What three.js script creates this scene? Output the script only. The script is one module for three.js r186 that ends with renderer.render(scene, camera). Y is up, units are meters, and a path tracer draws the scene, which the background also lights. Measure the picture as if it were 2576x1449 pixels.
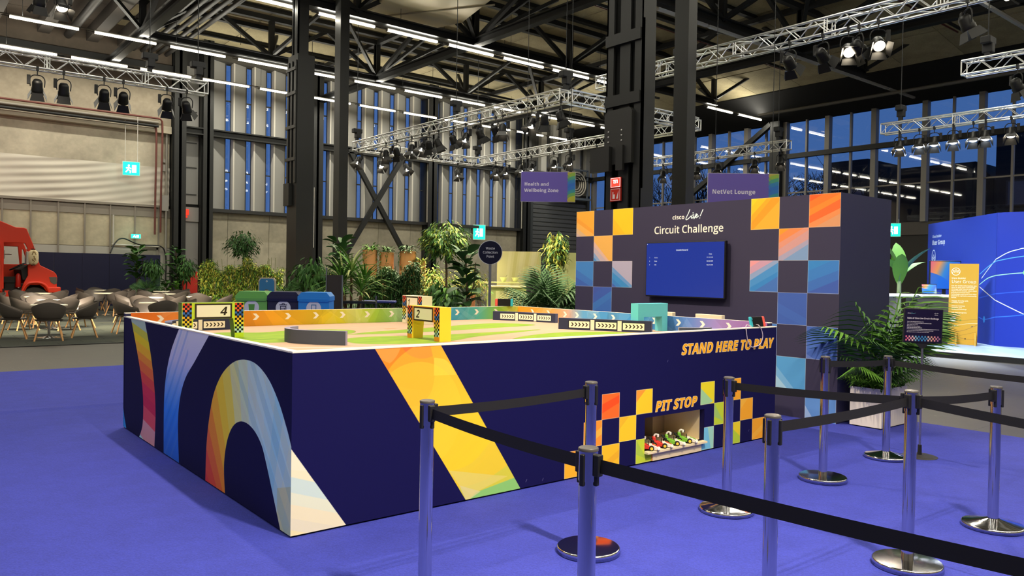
import * as THREE from 'three';
import { mergeGeometries, mergeVertices } from 'three/addons/utils/BufferGeometryUtils.js';
import { RoundedBoxGeometry } from 'three/addons/geometries/RoundedBoxGeometry.js';
import { MarchingCubes } from 'three/addons/objects/MarchingCubes.js';
import { RectAreaLightUniformsLib } from 'three/addons/lights/RectAreaLightUniformsLib.js';

// ---------------------------------------------------------------- camera, sky, exposure
const scene = new THREE.Scene();
scene.background = new THREE.Color().setRGB(0.026, 0.068, 0.195);      // dusk sky
const renderer = new THREE.WebGLRenderer({ antialias: true });
renderer.toneMapping = THREE.LinearToneMapping;
renderer.toneMappingExposure = 1.85;
renderer.shadowMap.enabled = true;
RectAreaLightUniformsLib.init();
const camera = new THREE.PerspectiveCamera(40.6005, 2576 / 1449, 0.05, 300);
{
  const yaw = 0.68363, pitch = -0.01735, roll = 0.016088;
  const fwd = new THREE.Vector3(Math.sin(yaw) * Math.cos(pitch), Math.sin(pitch), -Math.cos(yaw) * Math.cos(pitch));
  const right = new THREE.Vector3(Math.cos(yaw), 0, Math.sin(yaw));
  const up = new THREE.Vector3().crossVectors(right, fwd);
  const r2 = right.clone().multiplyScalar(Math.cos(roll)).addScaledVector(up, Math.sin(roll));
  const u2 = up.clone().multiplyScalar(Math.cos(roll)).addScaledVector(right, -Math.sin(roll));
  camera.quaternion.setFromRotationMatrix(new THREE.Matrix4().makeBasis(r2, u2, fwd.clone().negate()));
  camera.position.set(-1.862, 1.556, 4.289);
}
// light levels, used by the fittings that carry them
const TUBE_GLOW = 5, TUBE_LIGHT = 62, TUBE_UP = 38;
const KEY = 0.21;
const WARM = [1, 0.85, 0.66], COOL = [0.80, 0.90, 1.0], TUBE = [1, 0.945, 0.79];

// ---------------------------------------------------------------- helpers
let seed = 7;
const rnd = () => { seed = (seed * 1664525 + 1013904223) >>> 0; return seed / 4294967296; };
const rr = (a, b) => a + (b - a) * rnd();
const PI = Math.PI;
const V = (x, y, z) => new THREE.Vector3(x, y, z);
const used = {};
const numbered = (n) => { used[n] = (used[n] ?? -1) + 1; return used[n] ? n + '_' + String(used[n]).padStart(3, '0') : n; };
function mat(color, roughness = 0.6, metalness = 0, more = {}) {
  const c = Array.isArray(color) ? new THREE.Color().setRGB(...color) : new THREE.Color(color);
  return new THREE.MeshStandardMaterial({ color: c, roughness, metalness, side: THREE.DoubleSide, ...more });
}
function clean(g) {
  g = g.index ? g.toNonIndexed() : g;
  for (const k of Object.keys(g.attributes)) if (!['position', 'normal', 'uv'].includes(k)) g.deleteAttribute(k);
  if (!g.attributes.normal) g.computeVertexNormals();
  if (!g.attributes.uv) g.setAttribute('uv', new THREE.BufferAttribute(new Float32Array(g.attributes.position.count * 2), 2));
  return g;
}
const M = (list) => { list = (Array.isArray(list) ? list : [list]).flat(9); return list.length === 1 ? list[0] : mergeGeometries(list.map(clean)); };
function obj(name, geos, m, parent) {
  const o = new THREE.Mesh(M(geos), m);
  o.castShadow = o.receiveShadow = true;
  o.name = parent ? name : numbered(name);
  (parent ?? scene).add(o);
  return o;
}
function tag(o, label, category, group, kind) {
  Object.assign(o.userData, { label, category });
  if (group) o.userData.group = group;
  if (kind) o.userData.kind = kind;
  return o;
}
function thing(name, label, category, p = [0, 0, 0], ry = 0, group) {
  const o = new THREE.Group();
  o.name = numbered(name); o.position.set(...p); o.rotation.y = ry;
  scene.add(o);
  return tag(o, label, category, group);
}
function sub(name, parent, p = [0, 0, 0], ry = 0) {
  const o = new THREE.Group(); o.name = name; o.position.set(...p); o.rotation.y = ry; parent.add(o); return o;
}
function struct(name, label) {
  const o = new THREE.Group(); o.name = numbered(name); scene.add(o);
  o.userData = { kind: 'structure', label, category: name.split('_')[0] };
  return o;
}
const bx = (w, h, d, x = 0, y = 0, z = 0, rx = 0, ry = 0, rz = 0) => {
  const g = new THREE.BoxGeometry(w, h, d);
  if (rx || ry || rz) g.applyMatrix4(new THREE.Matrix4().makeRotationFromEuler(new THREE.Euler(rx, ry, rz)));
  return g.translate(x, y, z);
};
const b2 = (x0, x1, y0, y1, z0, z1) => bx(Math.abs(x1 - x0), Math.abs(y1 - y0), Math.abs(z1 - z0), (x0 + x1) / 2, (y0 + y1) / 2, (z0 + z1) / 2);
const rbx = (w, h, d, x, y, z, r = 0.02, s = 2) => new RoundedBoxGeometry(w, h, d, s, r).translate(x, y, z);
const cyl = (r0, r1, h, x = 0, y = 0, z = 0, n = 20) => new THREE.CylinderGeometry(r0, r1, h, n).translate(x, y, z);
const sph = (r, x = 0, y = 0, z = 0, a = 14, b = 10) => new THREE.SphereGeometry(r, a, b).translate(x, y, z);
const lathe = (pts, n = 28) => new THREE.LatheGeometry(pts.map((p) => new THREE.Vector2(p[0], p[1])), n);
const UPY = V(0, 1, 0);
function along(g, p, q) {                                   // a geometry of unit height along y, set from p to q
  const d = q.clone().sub(p), l = d.length();
  g.scale(1, l, 1);
  g.applyQuaternion(new THREE.Quaternion().setFromUnitVectors(UPY, d.divideScalar(l)));
  return g.translate((p.x + q.x) / 2, (p.y + q.y) / 2, (p.z + q.z) / 2);
}
const bar = (p, q, r, n = 6, r2 = r) => along(new THREE.CylinderGeometry(r2, r, 1, n, 1), p, q);
function beam(p, q, w, h = w) {                             // square section, kept upright
  const d = q.clone().sub(p), l = d.length(); d.divideScalar(l);
  const side = Math.abs(d.y) > 0.999 ? V(1, 0, 0) : V(-d.z, 0, d.x).normalize();
  const up = new THREE.Vector3().crossVectors(side, d).negate();
  const g = new THREE.BoxGeometry(l, h, w);
  g.applyMatrix4(new THREE.Matrix4().makeBasis(d, up, new THREE.Vector3().crossVectors(d, up)));
  return g.translate((p.x + q.x) / 2, (p.y + q.y) / 2, (p.z + q.z) / 2);
}
const mir = (g) => { g = clean(g); for (const k of ['position', 'normal', 'uv']) { const a = g.attributes[k], n = a.itemSize; for (let i = 0; i < a.count; i += 3) for (let q = 0; q < n; q++) { const t = a.array[(i + 1) * n + q]; a.array[(i + 1) * n + q] = a.array[(i + 2) * n + q]; a.array[(i + 2) * n + q] = t; } } for (let i = 0; i < g.attributes.position.count; i++) { g.attributes.position.setZ(i, -g.attributes.position.getZ(i)); g.attributes.normal.setZ(i, -g.attributes.normal.getZ(i)); } return g; };   // mirrored in z, faces kept outward
const tube = (pts, r, seg = 40, n = 6) => new THREE.TubeGeometry(new THREE.CatmullRomCurve3(pts.map((p) => (p.isVector3 ? p : V(...p)))), seg, r, n);
function shapeOf(pts, holes = []) {
  const s = new THREE.Shape(pts.map((p) => new THREE.Vector2(p[0], p[1])));
  for (const h of holes) s.holes.push(new THREE.Path(h.map((p) => new THREE.Vector2(p[0], p[1]))));
  return s;
}
const ext = (pts, depth, holes, bevel = 0) => new THREE.ExtrudeGeometry(shapeOf(pts, holes), { depth, bevelEnabled: bevel > 0, bevelSize: bevel, bevelThickness: bevel, bevelSegments: 2, curveSegments: 12 });
function uvm(g, s = 1) {                                    // uv in metres by the face's main direction
  g = clean(g);
  const p = g.attributes.position, n = g.attributes.normal, u = g.attributes.uv;
  for (let i = 0; i < p.count; i++) {
    const ax = Math.abs(n.getX(i)), ay = Math.abs(n.getY(i)), az = Math.abs(n.getZ(i));
    if (ay > ax && ay > az) u.setXY(i, p.getX(i) * s, p.getZ(i) * s);
    else if (ax > az) u.setXY(i, p.getZ(i) * s, p.getY(i) * s);
    else u.setXY(i, p.getX(i) * s, p.getY(i) * s);
  }
  return g;
}
// ---- textures
function canvas(w, h, draw, opts = {}) {
  const c = document.createElement('canvas'); c.width = Math.round(w); c.height = Math.round(h);
  draw(c.getContext('2d'), c.width, c.height);
  const t = new THREE.CanvasTexture(c); t.colorSpace = THREE.SRGBColorSpace; t.anisotropy = 8;
  Object.assign(t, opts);
  return t;
}
// a print measured in metres: origin at the lower left, y up
const print = (w, h, ppm, draw) => canvas(w * ppm, h * ppm, (c) => { c.setTransform(ppm, 0, 0, -ppm, 0, h * ppm); draw(c); });
function txt(c, s, x, y, cap, { w, fill = '#fff', weight = 'bold', skew = 0, align = 'left', stroke, lw = 0 } = {}) {
  c.save(); c.translate(x, y);
  c.font = weight + ' 100px sans-serif'; c.textAlign = 'left';
  const k = cap / 71.4, tw = c.measureText(s).width, kx = w ? w / tw : k;
  c.transform(1, 0, skew, 1, 0, 0);
  c.scale(kx, -k);
  if (align === 'center') c.translate(-tw / 2, 0);
  if (align === 'right') c.translate(-tw, 0);
  if (stroke) { c.strokeStyle = stroke; c.lineWidth = lw; c.lineJoin = 'round'; c.strokeText(s, 0, 0); }
  c.fillStyle = fill; c.fillText(s, 0, 0);
  c.restore();
}
function poly(c, pts, fill) { c.beginPath(); pts.forEach((p, i) => (i ? c.lineTo(p[0], p[1]) : c.moveTo(p[0], p[1]))); c.closePath(); if (fill) { c.fillStyle = fill; c.fill(); } }
function smooth(c, pts, first = true) {                      // a smooth line through points
  if (first) c.moveTo(pts[0][0], pts[0][1]); else c.lineTo(pts[0][0], pts[0][1]);
  for (let i = 0; i < pts.length - 1; i++) {
    const a = pts[Math.max(0, i - 1)], b = pts[i], d = pts[i + 1], e = pts[Math.min(pts.length - 1, i + 2)];
    c.bezierCurveTo(b[0] + (d[0] - a[0]) / 6, b[1] + (d[1] - a[1]) / 6, d[0] - (e[0] - b[0]) / 6, d[1] - (e[1] - b[1]) / 6, d[0], d[1]);
  }
}
const grad = (c, x0, y0, x1, y1, stops) => { const g = c.createLinearGradient(x0, y0, x1, y1); stops.forEach(([t, k]) => g.addColorStop(t, k)); return g; };
const tableN = Float32Array.from({ length: 4096 }, () => rnd());
function vnoise(x, y, per) {                                 // value noise that tiles at per
  const xi = Math.floor(x), yi = Math.floor(y), f = x - xi, g = y - yi, w = (i, j) => tableN[((((i % per) + per) % per) * 61 + (((j % per) + per) % per) * 157 + per * 13) & 4095];
  const a = f * f * (3 - 2 * f), b = g * g * (3 - 2 * g);
  return (w(xi, yi) * (1 - a) + w(xi + 1, yi) * a) * (1 - b) + (w(xi, yi + 1) * (1 - a) + w(xi + 1, yi + 1) * a) * b;
}
function fbm(u, v, f0, oct = 4) { let s = 0, a = 0.5, f = f0, t = 0; for (let i = 0; i < oct; i++) { s += a * vnoise(u * f, v * f, f); t += a; a *= 0.5; f *= 2; } return s / t; }
function noiseMap(n, fn, metres, srgb = true) {
  const d = new Uint8Array(n * n * 4);
  for (let j = 0; j < n; j++) for (let i = 0; i < n; i++) {
    const k = fn(i / n, j / n), o = (j * n + i) * 4;
    const a = Array.isArray(k) ? k : [k, k, k];
    for (let q = 0; q < 3; q++) d[o + q] = Math.max(0, Math.min(255, a[q] * 255));
    d[o + 3] = 255;
  }
  const t = new THREE.DataTexture(d, n, n); t.magFilter = THREE.LinearFilter; t.wrapS = t.wrapT = THREE.RepeatWrapping;
  if (srgb) t.colorSpace = THREE.SRGBColorSpace;
  t.repeat.set(1 / metres, 1 / metres); t.needsUpdate = true;
  return t;
}
// ---- lights
function spot(p, target, color, intensity, angle = 0.5, radius = 4) {
  const l = new THREE.SpotLight(new THREE.Color().setRGB(...color), intensity, 0, angle, 0.5, 2);
  l.position.copy(p); l.target.position.copy(target); l.castShadow = true; l.shadow.radius = radius; l.name = 'spotlight_beam';
  scene.add(l, l.target); l.target.name = 'aim';
}
// ---- common materials
const black = mat('#111214', 0.6), steelDark = mat('#1b1c1d', 0.55, 0.1), chrome = mat([0.62, 0.62, 0.63], 0.11, 1), alu = mat([0.80, 0.80, 0.79], 0.32, 0.9);
const white = mat('#e9e6df', 0.6), cream = mat('#f3e3bd', 0.6);
// ================================================================ THE HALL
const part = (name, g, m, parent, x = 0, y = 0, z = 0, ry = 0) => { const o = obj(name, g, m, parent); o.position.set(x, y, z); o.rotation.y = ry; return o; };
const mapConcrete = noiseMap(512, (u, v) => { const a = fbm(u, v, 4, 5), b = fbm(u + 0.3, v, 32, 3), s = 0.9 + (a - 0.5) * 0.3 + (b - 0.5) * 0.1; return [s, s * 0.985, s * 0.95]; }, 4);
const mapFloor = canvas(1024, 1024, (c, w, h) => {
  c.fillStyle = '#6a6863'; c.fillRect(0, 0, w, h);
  for (let i = 0; i < 900; i++) { const s = 40 + rnd() * 60, g = 85 + rnd() * 40; c.fillStyle = `rgba(${g},${g},${g * 0.95},0.10)`; c.beginPath(); c.ellipse(rnd() * w, rnd() * h, s, s * rr(0.2, 0.7), rr(0, 3), 0, 7); c.fill(); }
  for (let i = 0; i < 260; i++) { const x = rnd() * w, y = rnd() * h, a = rr(-0.3, 0.3) + (rnd() < 0.3 ? 1.5 : 0), l = rr(10, 130); c.strokeStyle = rnd() < 0.5 ? 'rgba(40,38,36,0.45)' : 'rgba(190,188,180,0.35)'; c.lineWidth = rr(0.6, 2); c.beginPath(); c.moveTo(x, y); c.lineTo(x + l * Math.cos(a), y + l * Math.sin(a)); c.stroke(); }
  for (let i = 0; i < 90; i++) { c.fillStyle = rnd() < 0.5 ? 'rgba(225,222,210,0.7)' : 'rgba(30,30,30,0.6)'; c.beginPath(); c.ellipse(rnd() * w, rnd() * h, rr(1, 5), rr(0.6, 2), rr(0, 3), 0, 7); c.fill(); }
  c.strokeStyle = 'rgba(35,34,32,0.7)'; c.lineWidth = 2; for (let i = 0; i < 3; i++) { c.beginPath(); c.moveTo(0, 170 + i * 340); c.lineTo(w, 170 + i * 340); c.stroke(); }
});
mapFloor.wrapS = mapFloor.wrapT = THREE.RepeatWrapping; mapFloor.repeat.set(1 / 6, 1 / 6);
const matFloor = mat('#938e87', 0.5, 0, { map: mapFloor });
const floor = struct('floor', 'worn grey concrete hall floor with scuffs and joints');
obj('floor_slab', uvm(b2(-16, 36, -0.3, -0.012, -34, 19)), matFloor, floor);
// blue event carpet, with the ridges its strips make
{
  const x0 = -14, x1 = 7.05, z0 = -9.33, z1 = 10, nx = 50, nz = 420;
  const g = new THREE.PlaneGeometry(x1 - x0, z1 - z0, nx, nz).rotateX(-PI / 2).translate((x0 + x1) / 2, 0, (z0 + z1) / 2);
  const p = g.attributes.position;
  for (let i = 0; i < p.count; i++) {
    const x = p.getX(i), z = p.getZ(i);
    let y = 0;
    for (const [zc, a, w] of [[-5.55, 0.014, 0.07], [-4.6, 0.007, 0.08], [2.05, 0.004, 0.05], [2.9, 0.004, 0.06], [5.5, 0.006, 0.06]]) { const t = z - zc - 0.10 * Math.sin(x * 0.8 + zc); y += a * Math.exp(-(t * t) / (w * w)) * (0.55 + 0.45 * Math.sin(x * 0.9 + zc * 3)); }
    p.setY(i, y);
  }
  g.computeVertexNormals();
  const mc = noiseMap(512, (u, v) => { const s = 0.93 + (fbm(u, v, 128, 2) - 0.5) * 0.22 + (fbm(u, v, 8, 3) - 0.5) * 0.10; return [s, s, s]; }, 0.9);
  const mb = noiseMap(256, (u, v) => fbm(u, v, 64, 2), 0.35, false);
  const o = obj('blue_carpet', [uvm(g), uvm(b2(x0, x1, -0.011, -0.001, z0, z0 + 0.01)), uvm(b2(x1 - 0.01, x1, -0.011, -0.001, z0, z1))], mat('#363fae', 0.95, 0, { map: mc, bumpMap: mb, bumpScale: 0.002 }));
  tag(o, 'royal blue event carpet under the race arena and the queue posts', 'carpet');
}
{ // carpet tiles under the dining area, each row of tiles its own shade
  const o = struct('floor', 'dark green carpet tiles under the tables and chairs');
  o.name = 'floor_tiling';
  const gm = noiseMap(256, (u, v) => { const s = 0.8 + (fbm(u, v, 64, 2) - 0.5) * 0.5; return [s, s, s]; }, 0.5);
  const tints = ['#262f25', '#30382b', '#1f2822', '#3a4132', '#2a3228'].map((k) => mat(k, 0.95, 0, { map: gm }));
  const gt = uvm(b2(0, 0.994, -0.011, 0, 0, 0.497));
  for (let i = 0; i < 26; i++) for (let j = 0; j < 11; j++) part('carpet_tile', gt, tints[Math.floor(rnd() * 5)], o, -3 + j + (i % 2) * 0.5, 0, -14.0 - i * 0.5);
  obj('carpet_area', uvm(b2(-14, 9, -0.0115, -0.003, -31.5, -27)), tints[0], o).userData.kind = 'stuff';
  obj('edge_strip', b2(-3, 9, -0.012, 0.004, -13.5, -13.46), black, o);
}
const mColumn = mat('#232423', 0.5, 0.15);
// ---- back wall: white wall on the left, concrete plinth with a fin front above, shutter on the right
const ZB = -33.5;
const wallBack = struct('wall_back', 'far hall wall of pale panels, concrete plinth and tall fins');
const mPanel = mat('#d2cab2', 0.75, 0, { map: mapConcrete }), mPanelLow = mat('#bab6ab', 0.7), mPost = mat('#8d8579', 0.6), mPlaster = mat('#c9c2b2', 0.85, 0, { map: mapConcrete });
{
  const gp = uvm(b2(0.03, 0.97, 2.52, 4.3, -0.03, 0.02)), gl = b2(0.03, 0.97, 0, 2.5, -0.03, 0.03), gs = b2(-0.03, 0.03, 0, 4.34, -0.03, 0.09), gt = uvm(b2(0.03, 0.97, 3.9, 4.3, 0.02, 0.05));
  for (let i = -4; i < 7; i++) {
    const x = 2.05 + i;
    part('wall_panel', gp, mPanel, wallBack, x, 0, ZB); part('wall_panel', gl, mPanelLow, wallBack, x, 0, ZB);
    part('wall_post', gs, mPost, wallBack, x, 0, ZB);
    if (i > -2) part('top_panel', gt, mPost, wallBack, x, 0, ZB);
  }
  obj('backing', uvm(b2(-16, 8.5, 0, 13.2, ZB - 0.3, ZB - 0.03)), mPlaster, wallBack);
  obj('head_rail', b2(-2, 8.4, 4.34, 4.44, ZB - 0.03, ZB + 0.12), mPost, wallBack);
  const g = new THREE.PlaneGeometry(11, 1.75, 260, 44);           // the slack cloth with its drag folds
  const p = g.attributes.position;
  for (let i = 0; i < p.count; i++) { const x = p.getX(i), y = p.getY(i), s = y * 2.2 + (x - 5.5) * -0.35; p.setZ(i, 0.06 + 0.018 * Math.sin(s * 9 + 1.5 * Math.sin(x * 0.7)) * (0.4 + 0.6 * Math.sin(x * 0.55 + 1) ** 2) + 0.014 * Math.sin(x * 2.1 + y * 3)); }
  g.computeVertexNormals();
  part('wall_cloth', g, mat('#d6cfc0', 0.9), wallBack, 3, 5.3, ZB);
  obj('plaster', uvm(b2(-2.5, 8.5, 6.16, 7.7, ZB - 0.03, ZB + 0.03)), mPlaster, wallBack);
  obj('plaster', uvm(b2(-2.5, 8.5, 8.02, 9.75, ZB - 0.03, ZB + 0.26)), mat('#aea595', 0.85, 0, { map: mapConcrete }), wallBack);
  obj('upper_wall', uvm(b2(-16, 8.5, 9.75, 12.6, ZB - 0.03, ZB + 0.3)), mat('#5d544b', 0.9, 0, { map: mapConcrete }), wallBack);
  obj('wall_rail', b2(-16, 8.5, 10.4, 10.75, ZB + 0.3, ZB + 0.5), mColumn, wallBack);
  obj('ledge', b2(-2.5, 8.5, 7.7, 8.02, ZB - 0.03, ZB + 0.36), mPlaster, wallBack);
  const red = mat('#6d3b33', 0.5);
  for (const [y, z, r, m] of [[8.3, 0.5, 0.045, red], [8.12, 0.46, 0.06, mat('#8b857a', 0.5)], [7.95, 0.5, 0.06, steelDark]]) obj('pipe', bar(V(-2.5, y, ZB + z), V(7.9, y, ZB + z), r, 8), m, wallBack);
  obj('pipe', tube([[7.85, 8.3, ZB + 0.5], [8.03, 8.27, ZB + 0.45], [8.08, 8.1, ZB + 0.4], [8.08, 5, ZB + 0.3], [8.08, 3.2, ZB + 0.25]], 0.045, 40), red, wallBack);
  obj('pipe', tube([[7.6, 7.95, ZB + 0.5], [7.8, 7.9, ZB + 0.4], [7.84, 7.7, ZB + 0.36], [7.84, 5, ZB + 0.3], [7.84, 3.1, ZB + 0.25]], 0.045, 40), red, wallBack);
  obj('conduit', bar(V(8.33, 0, ZB + 0.2), V(8.33, 10, ZB + 0.2), 0.05), mat('#9a958b', 0.6), wallBack);
  obj('conduit', bar(V(6.16, 2.6, ZB + 0.12), V(6.16, 3.9, ZB + 0.12), 0.035), mat('#c9c4b8', 0.5), wallBack);
  obj('conduit', bar(V(6.1, 2.6, ZB + 0.12), V(8.1, 2.55, ZB + 0.12), 0.035), mat('#c9c4b8', 0.5), wallBack);
  obj('junction_box', [b2(8.12, 8.42, 4.2, 4.9, ZB, ZB + 0.25), b2(8.2, 8.4, 6, 6.3, ZB, ZB + 0.2), b2(8.2, 8.4, 6.4, 6.55, ZB, ZB + 0.2)], mat('#a8a59e', 0.5), wallBack);
}
{
  const d = struct('door_1', 'pale service door with frame beside the potted plants');
  const md = mat('#8f8a7c', 0.6);
  obj('door_frame', [b2(6.95, 7.03, 0, 2.5, ZB + 0.02, ZB + 0.1), b2(7.95, 8.03, 0, 2.5, ZB + 0.02, ZB + 0.1), b2(6.95, 8.03, 2.42, 2.5, ZB + 0.02, ZB + 0.1)], md, d);
  obj('door_leaf', b2(7.03, 7.95, 0, 2.42, ZB + 0.03, ZB + 0.07), mat('#9b9786', 0.6), d);
  obj('door_panel', b2(7.15, 7.83, 0.15, 0.85, ZB + 0.06, ZB + 0.085), md, d);
  obj('door_panel', b2(7.15, 7.83, 1.15, 2.3, ZB + 0.06, ZB + 0.085), md, d);
  obj('push_bar', b2(7.1, 7.9, 1.0, 1.06, ZB + 0.07, ZB + 0.14), steelDark, d);
}
for (const [x, w] of [[8.8, 0.52], [10.05, 0.46], [15.5, 0.6], [22.5, 0.6], [29.5, 0.55]]) {
  obj('wall_column', [b2(x - w / 2, x + w / 2, 0, 13.2, ZB + 0.3, ZB + 0.34), b2(x - w / 2, x + w / 2, 0, 13.2, ZB + 0.62, ZB + 0.66), b2(x - 0.06, x + 0.06, 0, 13.2, ZB + 0.3, ZB + 0.66), b2(x - w / 2, x + w / 2, 0, 13.2, ZB - 0.2, ZB + 0.3)], mColumn, wallBack);
}
{
  const mg = mat('#a7a6a2', 0.55);
  for (const [y0, y1, z] of [[0, 1.75, 0.05], [1.78, 3.75, 0.05], [3.78, 4.45, 0.12], [4.6, 7.75, 0.0], [8.1, 11, 0.0]]) obj('grey_panel', b2(9.08, 9.8, y0, y1, ZB - 0.1, ZB + z), mg, wallBack);
  for (const y of [5.05, 6.3, 7.45, 8.9]) obj('louvre', b2(9.15, 9.72, y - 0.025, y + 0.025, ZB, ZB + 0.03), mat('#4a4a48', 0.6), wallBack);
}
const mConc = mat('#cdc8b6', 0.85, 0, { map: mapConcrete }), mFin = mat('#9b9a95', 0.7), mFinPost = mat('#cfcbc0', 0.6), mSill = mat('#2d2d2c', 0.5);
const glass = new THREE.MeshPhysicalMaterial({ color: 0xffffff, transmission: 1, thickness: 0, roughness: 0.02, ior: 1.5, side: THREE.DoubleSide });
{
  const gc = uvm(b2(0.008, 2.04, 0, 3.98, -0.3, 0));
  const gcs = uvm(b2(0.008, 2.04, 3.99, 4.28, -0.3, 0.02));
  for (let i = 0; i < 10; i++) { const x = 9.15 + i * 2.05; if (x > 29) break; part('concrete_panel', gc, mConc, wallBack, x, 0, ZB); part('concrete_panel', gcs, mConc, wallBack, x, 0, ZB); }
  obj('sill', b2(10.25, 29.25, 4.28, 4.44, ZB - 0.3, ZB + 0.4), mSill, wallBack);
  const w2 = struct('window_2', 'row of narrow dusk-lit windows between tall pale fins');
  const D = 0.36, wb = 0.70; // plan of one bay                                       // fin depth, where the glass starts
  const gf0 = ext([[0, D], [wb, 0], [wb, -0.05], [-0.02, D - 0.05]], 6.98).rotateX(-PI / 2), gf = mir(gf0), gpst = b2(-0.035, 0.035, 0, 6.98, 0, D), gpan = b2(0, 0.3, 0, 1, -0.006, 0);
  const gtr = b2(0, 0.3, -0.03, 0.03, -0.04, 0.03), gjam = b2(-0.02, 0.02, 0, 6.98, -0.04, 0.03);
  const mF = mat('#3a3d42', 0.5);
  for (let i = 0; i < 19; i++) {
    const x = 10.33 + i * 1.0;
    part('fin', gf, mFin, w2, x, 4.44, ZB); part('fin_edge', gpst, mFinPost, w2, x + 1.0, 4.44, ZB);
    part('frame', gjam, mF, w2, x + wb, 4.44, ZB); part('frame', gjam, mF, w2, x + 0.965, 4.44, ZB);
    const ys = [4.44, 6.25, 7.95, 9.65, 11.42];
    for (let k = 0; k < 4; k++) { const p = part('pane', gpan, glass, w2, x + wb, ys[k], ZB); p.scale.y = ys[k + 1] - ys[k]; part('frame', gtr, mF, w2, x + wb, ys[k], ZB); }
  }
  obj('lintel', b2(10.25, 29.25, 11.42, 12.6, ZB - 0.3, ZB + 0.42), mat('#4a4842', 0.7), wallBack); obj('backing', b2(8.4, 10.4, 0, 12.6, ZB - 0.3, ZB - 0.12), mat('#3b3b3a', 0.8), wallBack);
  obj('wall_beam', [b2(9.0, 35.3, 7.78, 7.84, ZB + 0.3, ZB + 0.65), b2(9.0, 35.3, 8.06, 8.12, ZB + 0.3, ZB + 0.65), b2(9.0, 35.3, 7.8, 8.1, ZB + 0.42, ZB + 0.5)], mColumn, wallBack);
  obj('cross_brace', beam(V(17.3, 8.0, ZB + 0.55), V(21.6, 1.3, ZB + 0.55), 0.2, 0.24), mColumn, wallBack);
  obj('cross_brace', beam(V(20.6, 8.0, ZB + 0.6), V(16.4, 1.3, ZB + 0.6), 0.2, 0.24), mColumn, wallBack);
}
{ // roller shutter and what is above it
  const gsl = mir(ext([[0, 0], [0.05, 0.04], [0.05, 0.23], [0, 0.27]], 4.9).rotateY(PI / 2).translate(30.3, 0, 0));
  const ms = mat('#6d6f70', 0.45, 0.4);
  for (let i = 0; i < 23; i++) part('shutter_slat', gsl, ms, wallBack, 0, i * 0.275, ZB + 0.12);
  obj('shutter_guide', [b2(30.1, 30.3, 0, 6.6, ZB, ZB + 0.3), b2(35.1, 35.3, 0, 6.6, ZB, ZB + 0.3)], mat('#4c5052', 0.5, 0.3), wallBack);
  obj('backing', b2(29.2, 35.6, 0, 13.2, ZB - 0.3, ZB + 0.02), mat('#3b3b3a', 0.8), wallBack);
  const gsl2 = b2(0, 0.28, 0, 1.0, -0.01, 0.01);
  const w3 = struct('window_3', 'last narrow windows of the far wall beside the big column');
  for (const x of [30.6, 31.6, 32.6, 33.6, 34.6]) { const p = part('pane', gsl2, mat([0.05, 0.14, 0.4], 0.1, 0), w3, x, 7.0, ZB + 0.06); p.scale.y = 4.2; p.material = glass; part('fin', b2(0.3, 0.75, 6.9, 11.4, -0.02, 0.3), mFin, w3, x, 0, ZB + 0.02); }
}
// ---- right wall: tall glazing over a dark plinth
const XR = 35.58;
const wallRight = struct('wall_right', 'right hall wall with a dark plinth under tall glazing');
obj('plinth', b2(XR, XR + 0.3, 0, 3.7, -34, 19), mat('#3c3a37', 0.8), wallRight);
obj('plinth_cap', b2(XR - 0.05, XR + 0.3, 3.7, 4.3, -34, 19), mat('#5a5550', 0.7), wallRight);
obj('bulkhead', ext([[33.3, 11.0], [XR, 9.85], [XR + 0.3, 9.85], [XR + 0.3, 12.5], [33.3, 12.5]], 53).translate(0, 0, -34), mat('#0e0e0f', 0.9), wallRight);
{
  const w1 = struct('window_1', 'tall gridded glazing with bare trees and houses outside');
  const mm = mat('#8f8a83', 0.5, 0.2);
  const gk = b2(-0.2, 0.12, 4.3, 9.85, -0.12, 0.12), gn = b2(-0.1, 0.06, 4.3, 9.85, -0.045, 0.045), gt = b2(-0.04, 0.04, -0.035, 0.035, 0, 1.2), gp = b2(-0.006, 0, 0, 1, 0, 1.2);
  for (let k = 0; k < 32; k++) {
    const z = -33.05 + k * 1.19;
    if (z > 9) break;
    part('mullion', k % 2 ? gn : gk, mm, w1, XR, 0, z);
    for (const [y0, y1] of [[4.3, 6.1], [6.1, 7.98], [7.98, 9.85]]) { const p = part('pane', gp, glass, w1, XR, y0, z); p.scale.y = y1 - y0; }
    part('transom', gt, mm, w1, XR, 6.1, z);
  }
  obj('transom_beam', b2(XR - 0.35, XR - 0.1, 7.88, 8.12, -33, 9), mColumn, w1);
  obj('wall_blank', b2(XR, XR + 0.3, 4.3, 9.85, 9, 19), mat('#3c3a37', 0.8), wallRight);
  obj('wall_column', [b2(35.0, 35.4, 0, 9.9, -19.4, -18.85)], mColumn, wallRight);
  obj('cross_brace', beam(V(35.1, 9.8, -19.4), V(35.1, 3.6, -28.9), 0.25), mColumn, wallRight);
  obj('rail', bar(V(32.7, 9.9 - 0.1, -18.6), V(32.7, 9.8, 6), 0.08), mat('#6a665f', 0.5), wallRight);
}
const wallLeft = struct('wall_left', 'left hall wall outside the picture'); obj('wall_slab', uvm(b2(-16.3, -16, 0, 13.2, -34, 19)), mPlaster, wallLeft);
const wallFront = struct('wall_front', 'hall wall behind the camera'); obj('wall_slab', uvm(b2(-16.3, 36, 0, 13.2, 19, 19.3)), mPlaster, wallFront);
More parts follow.
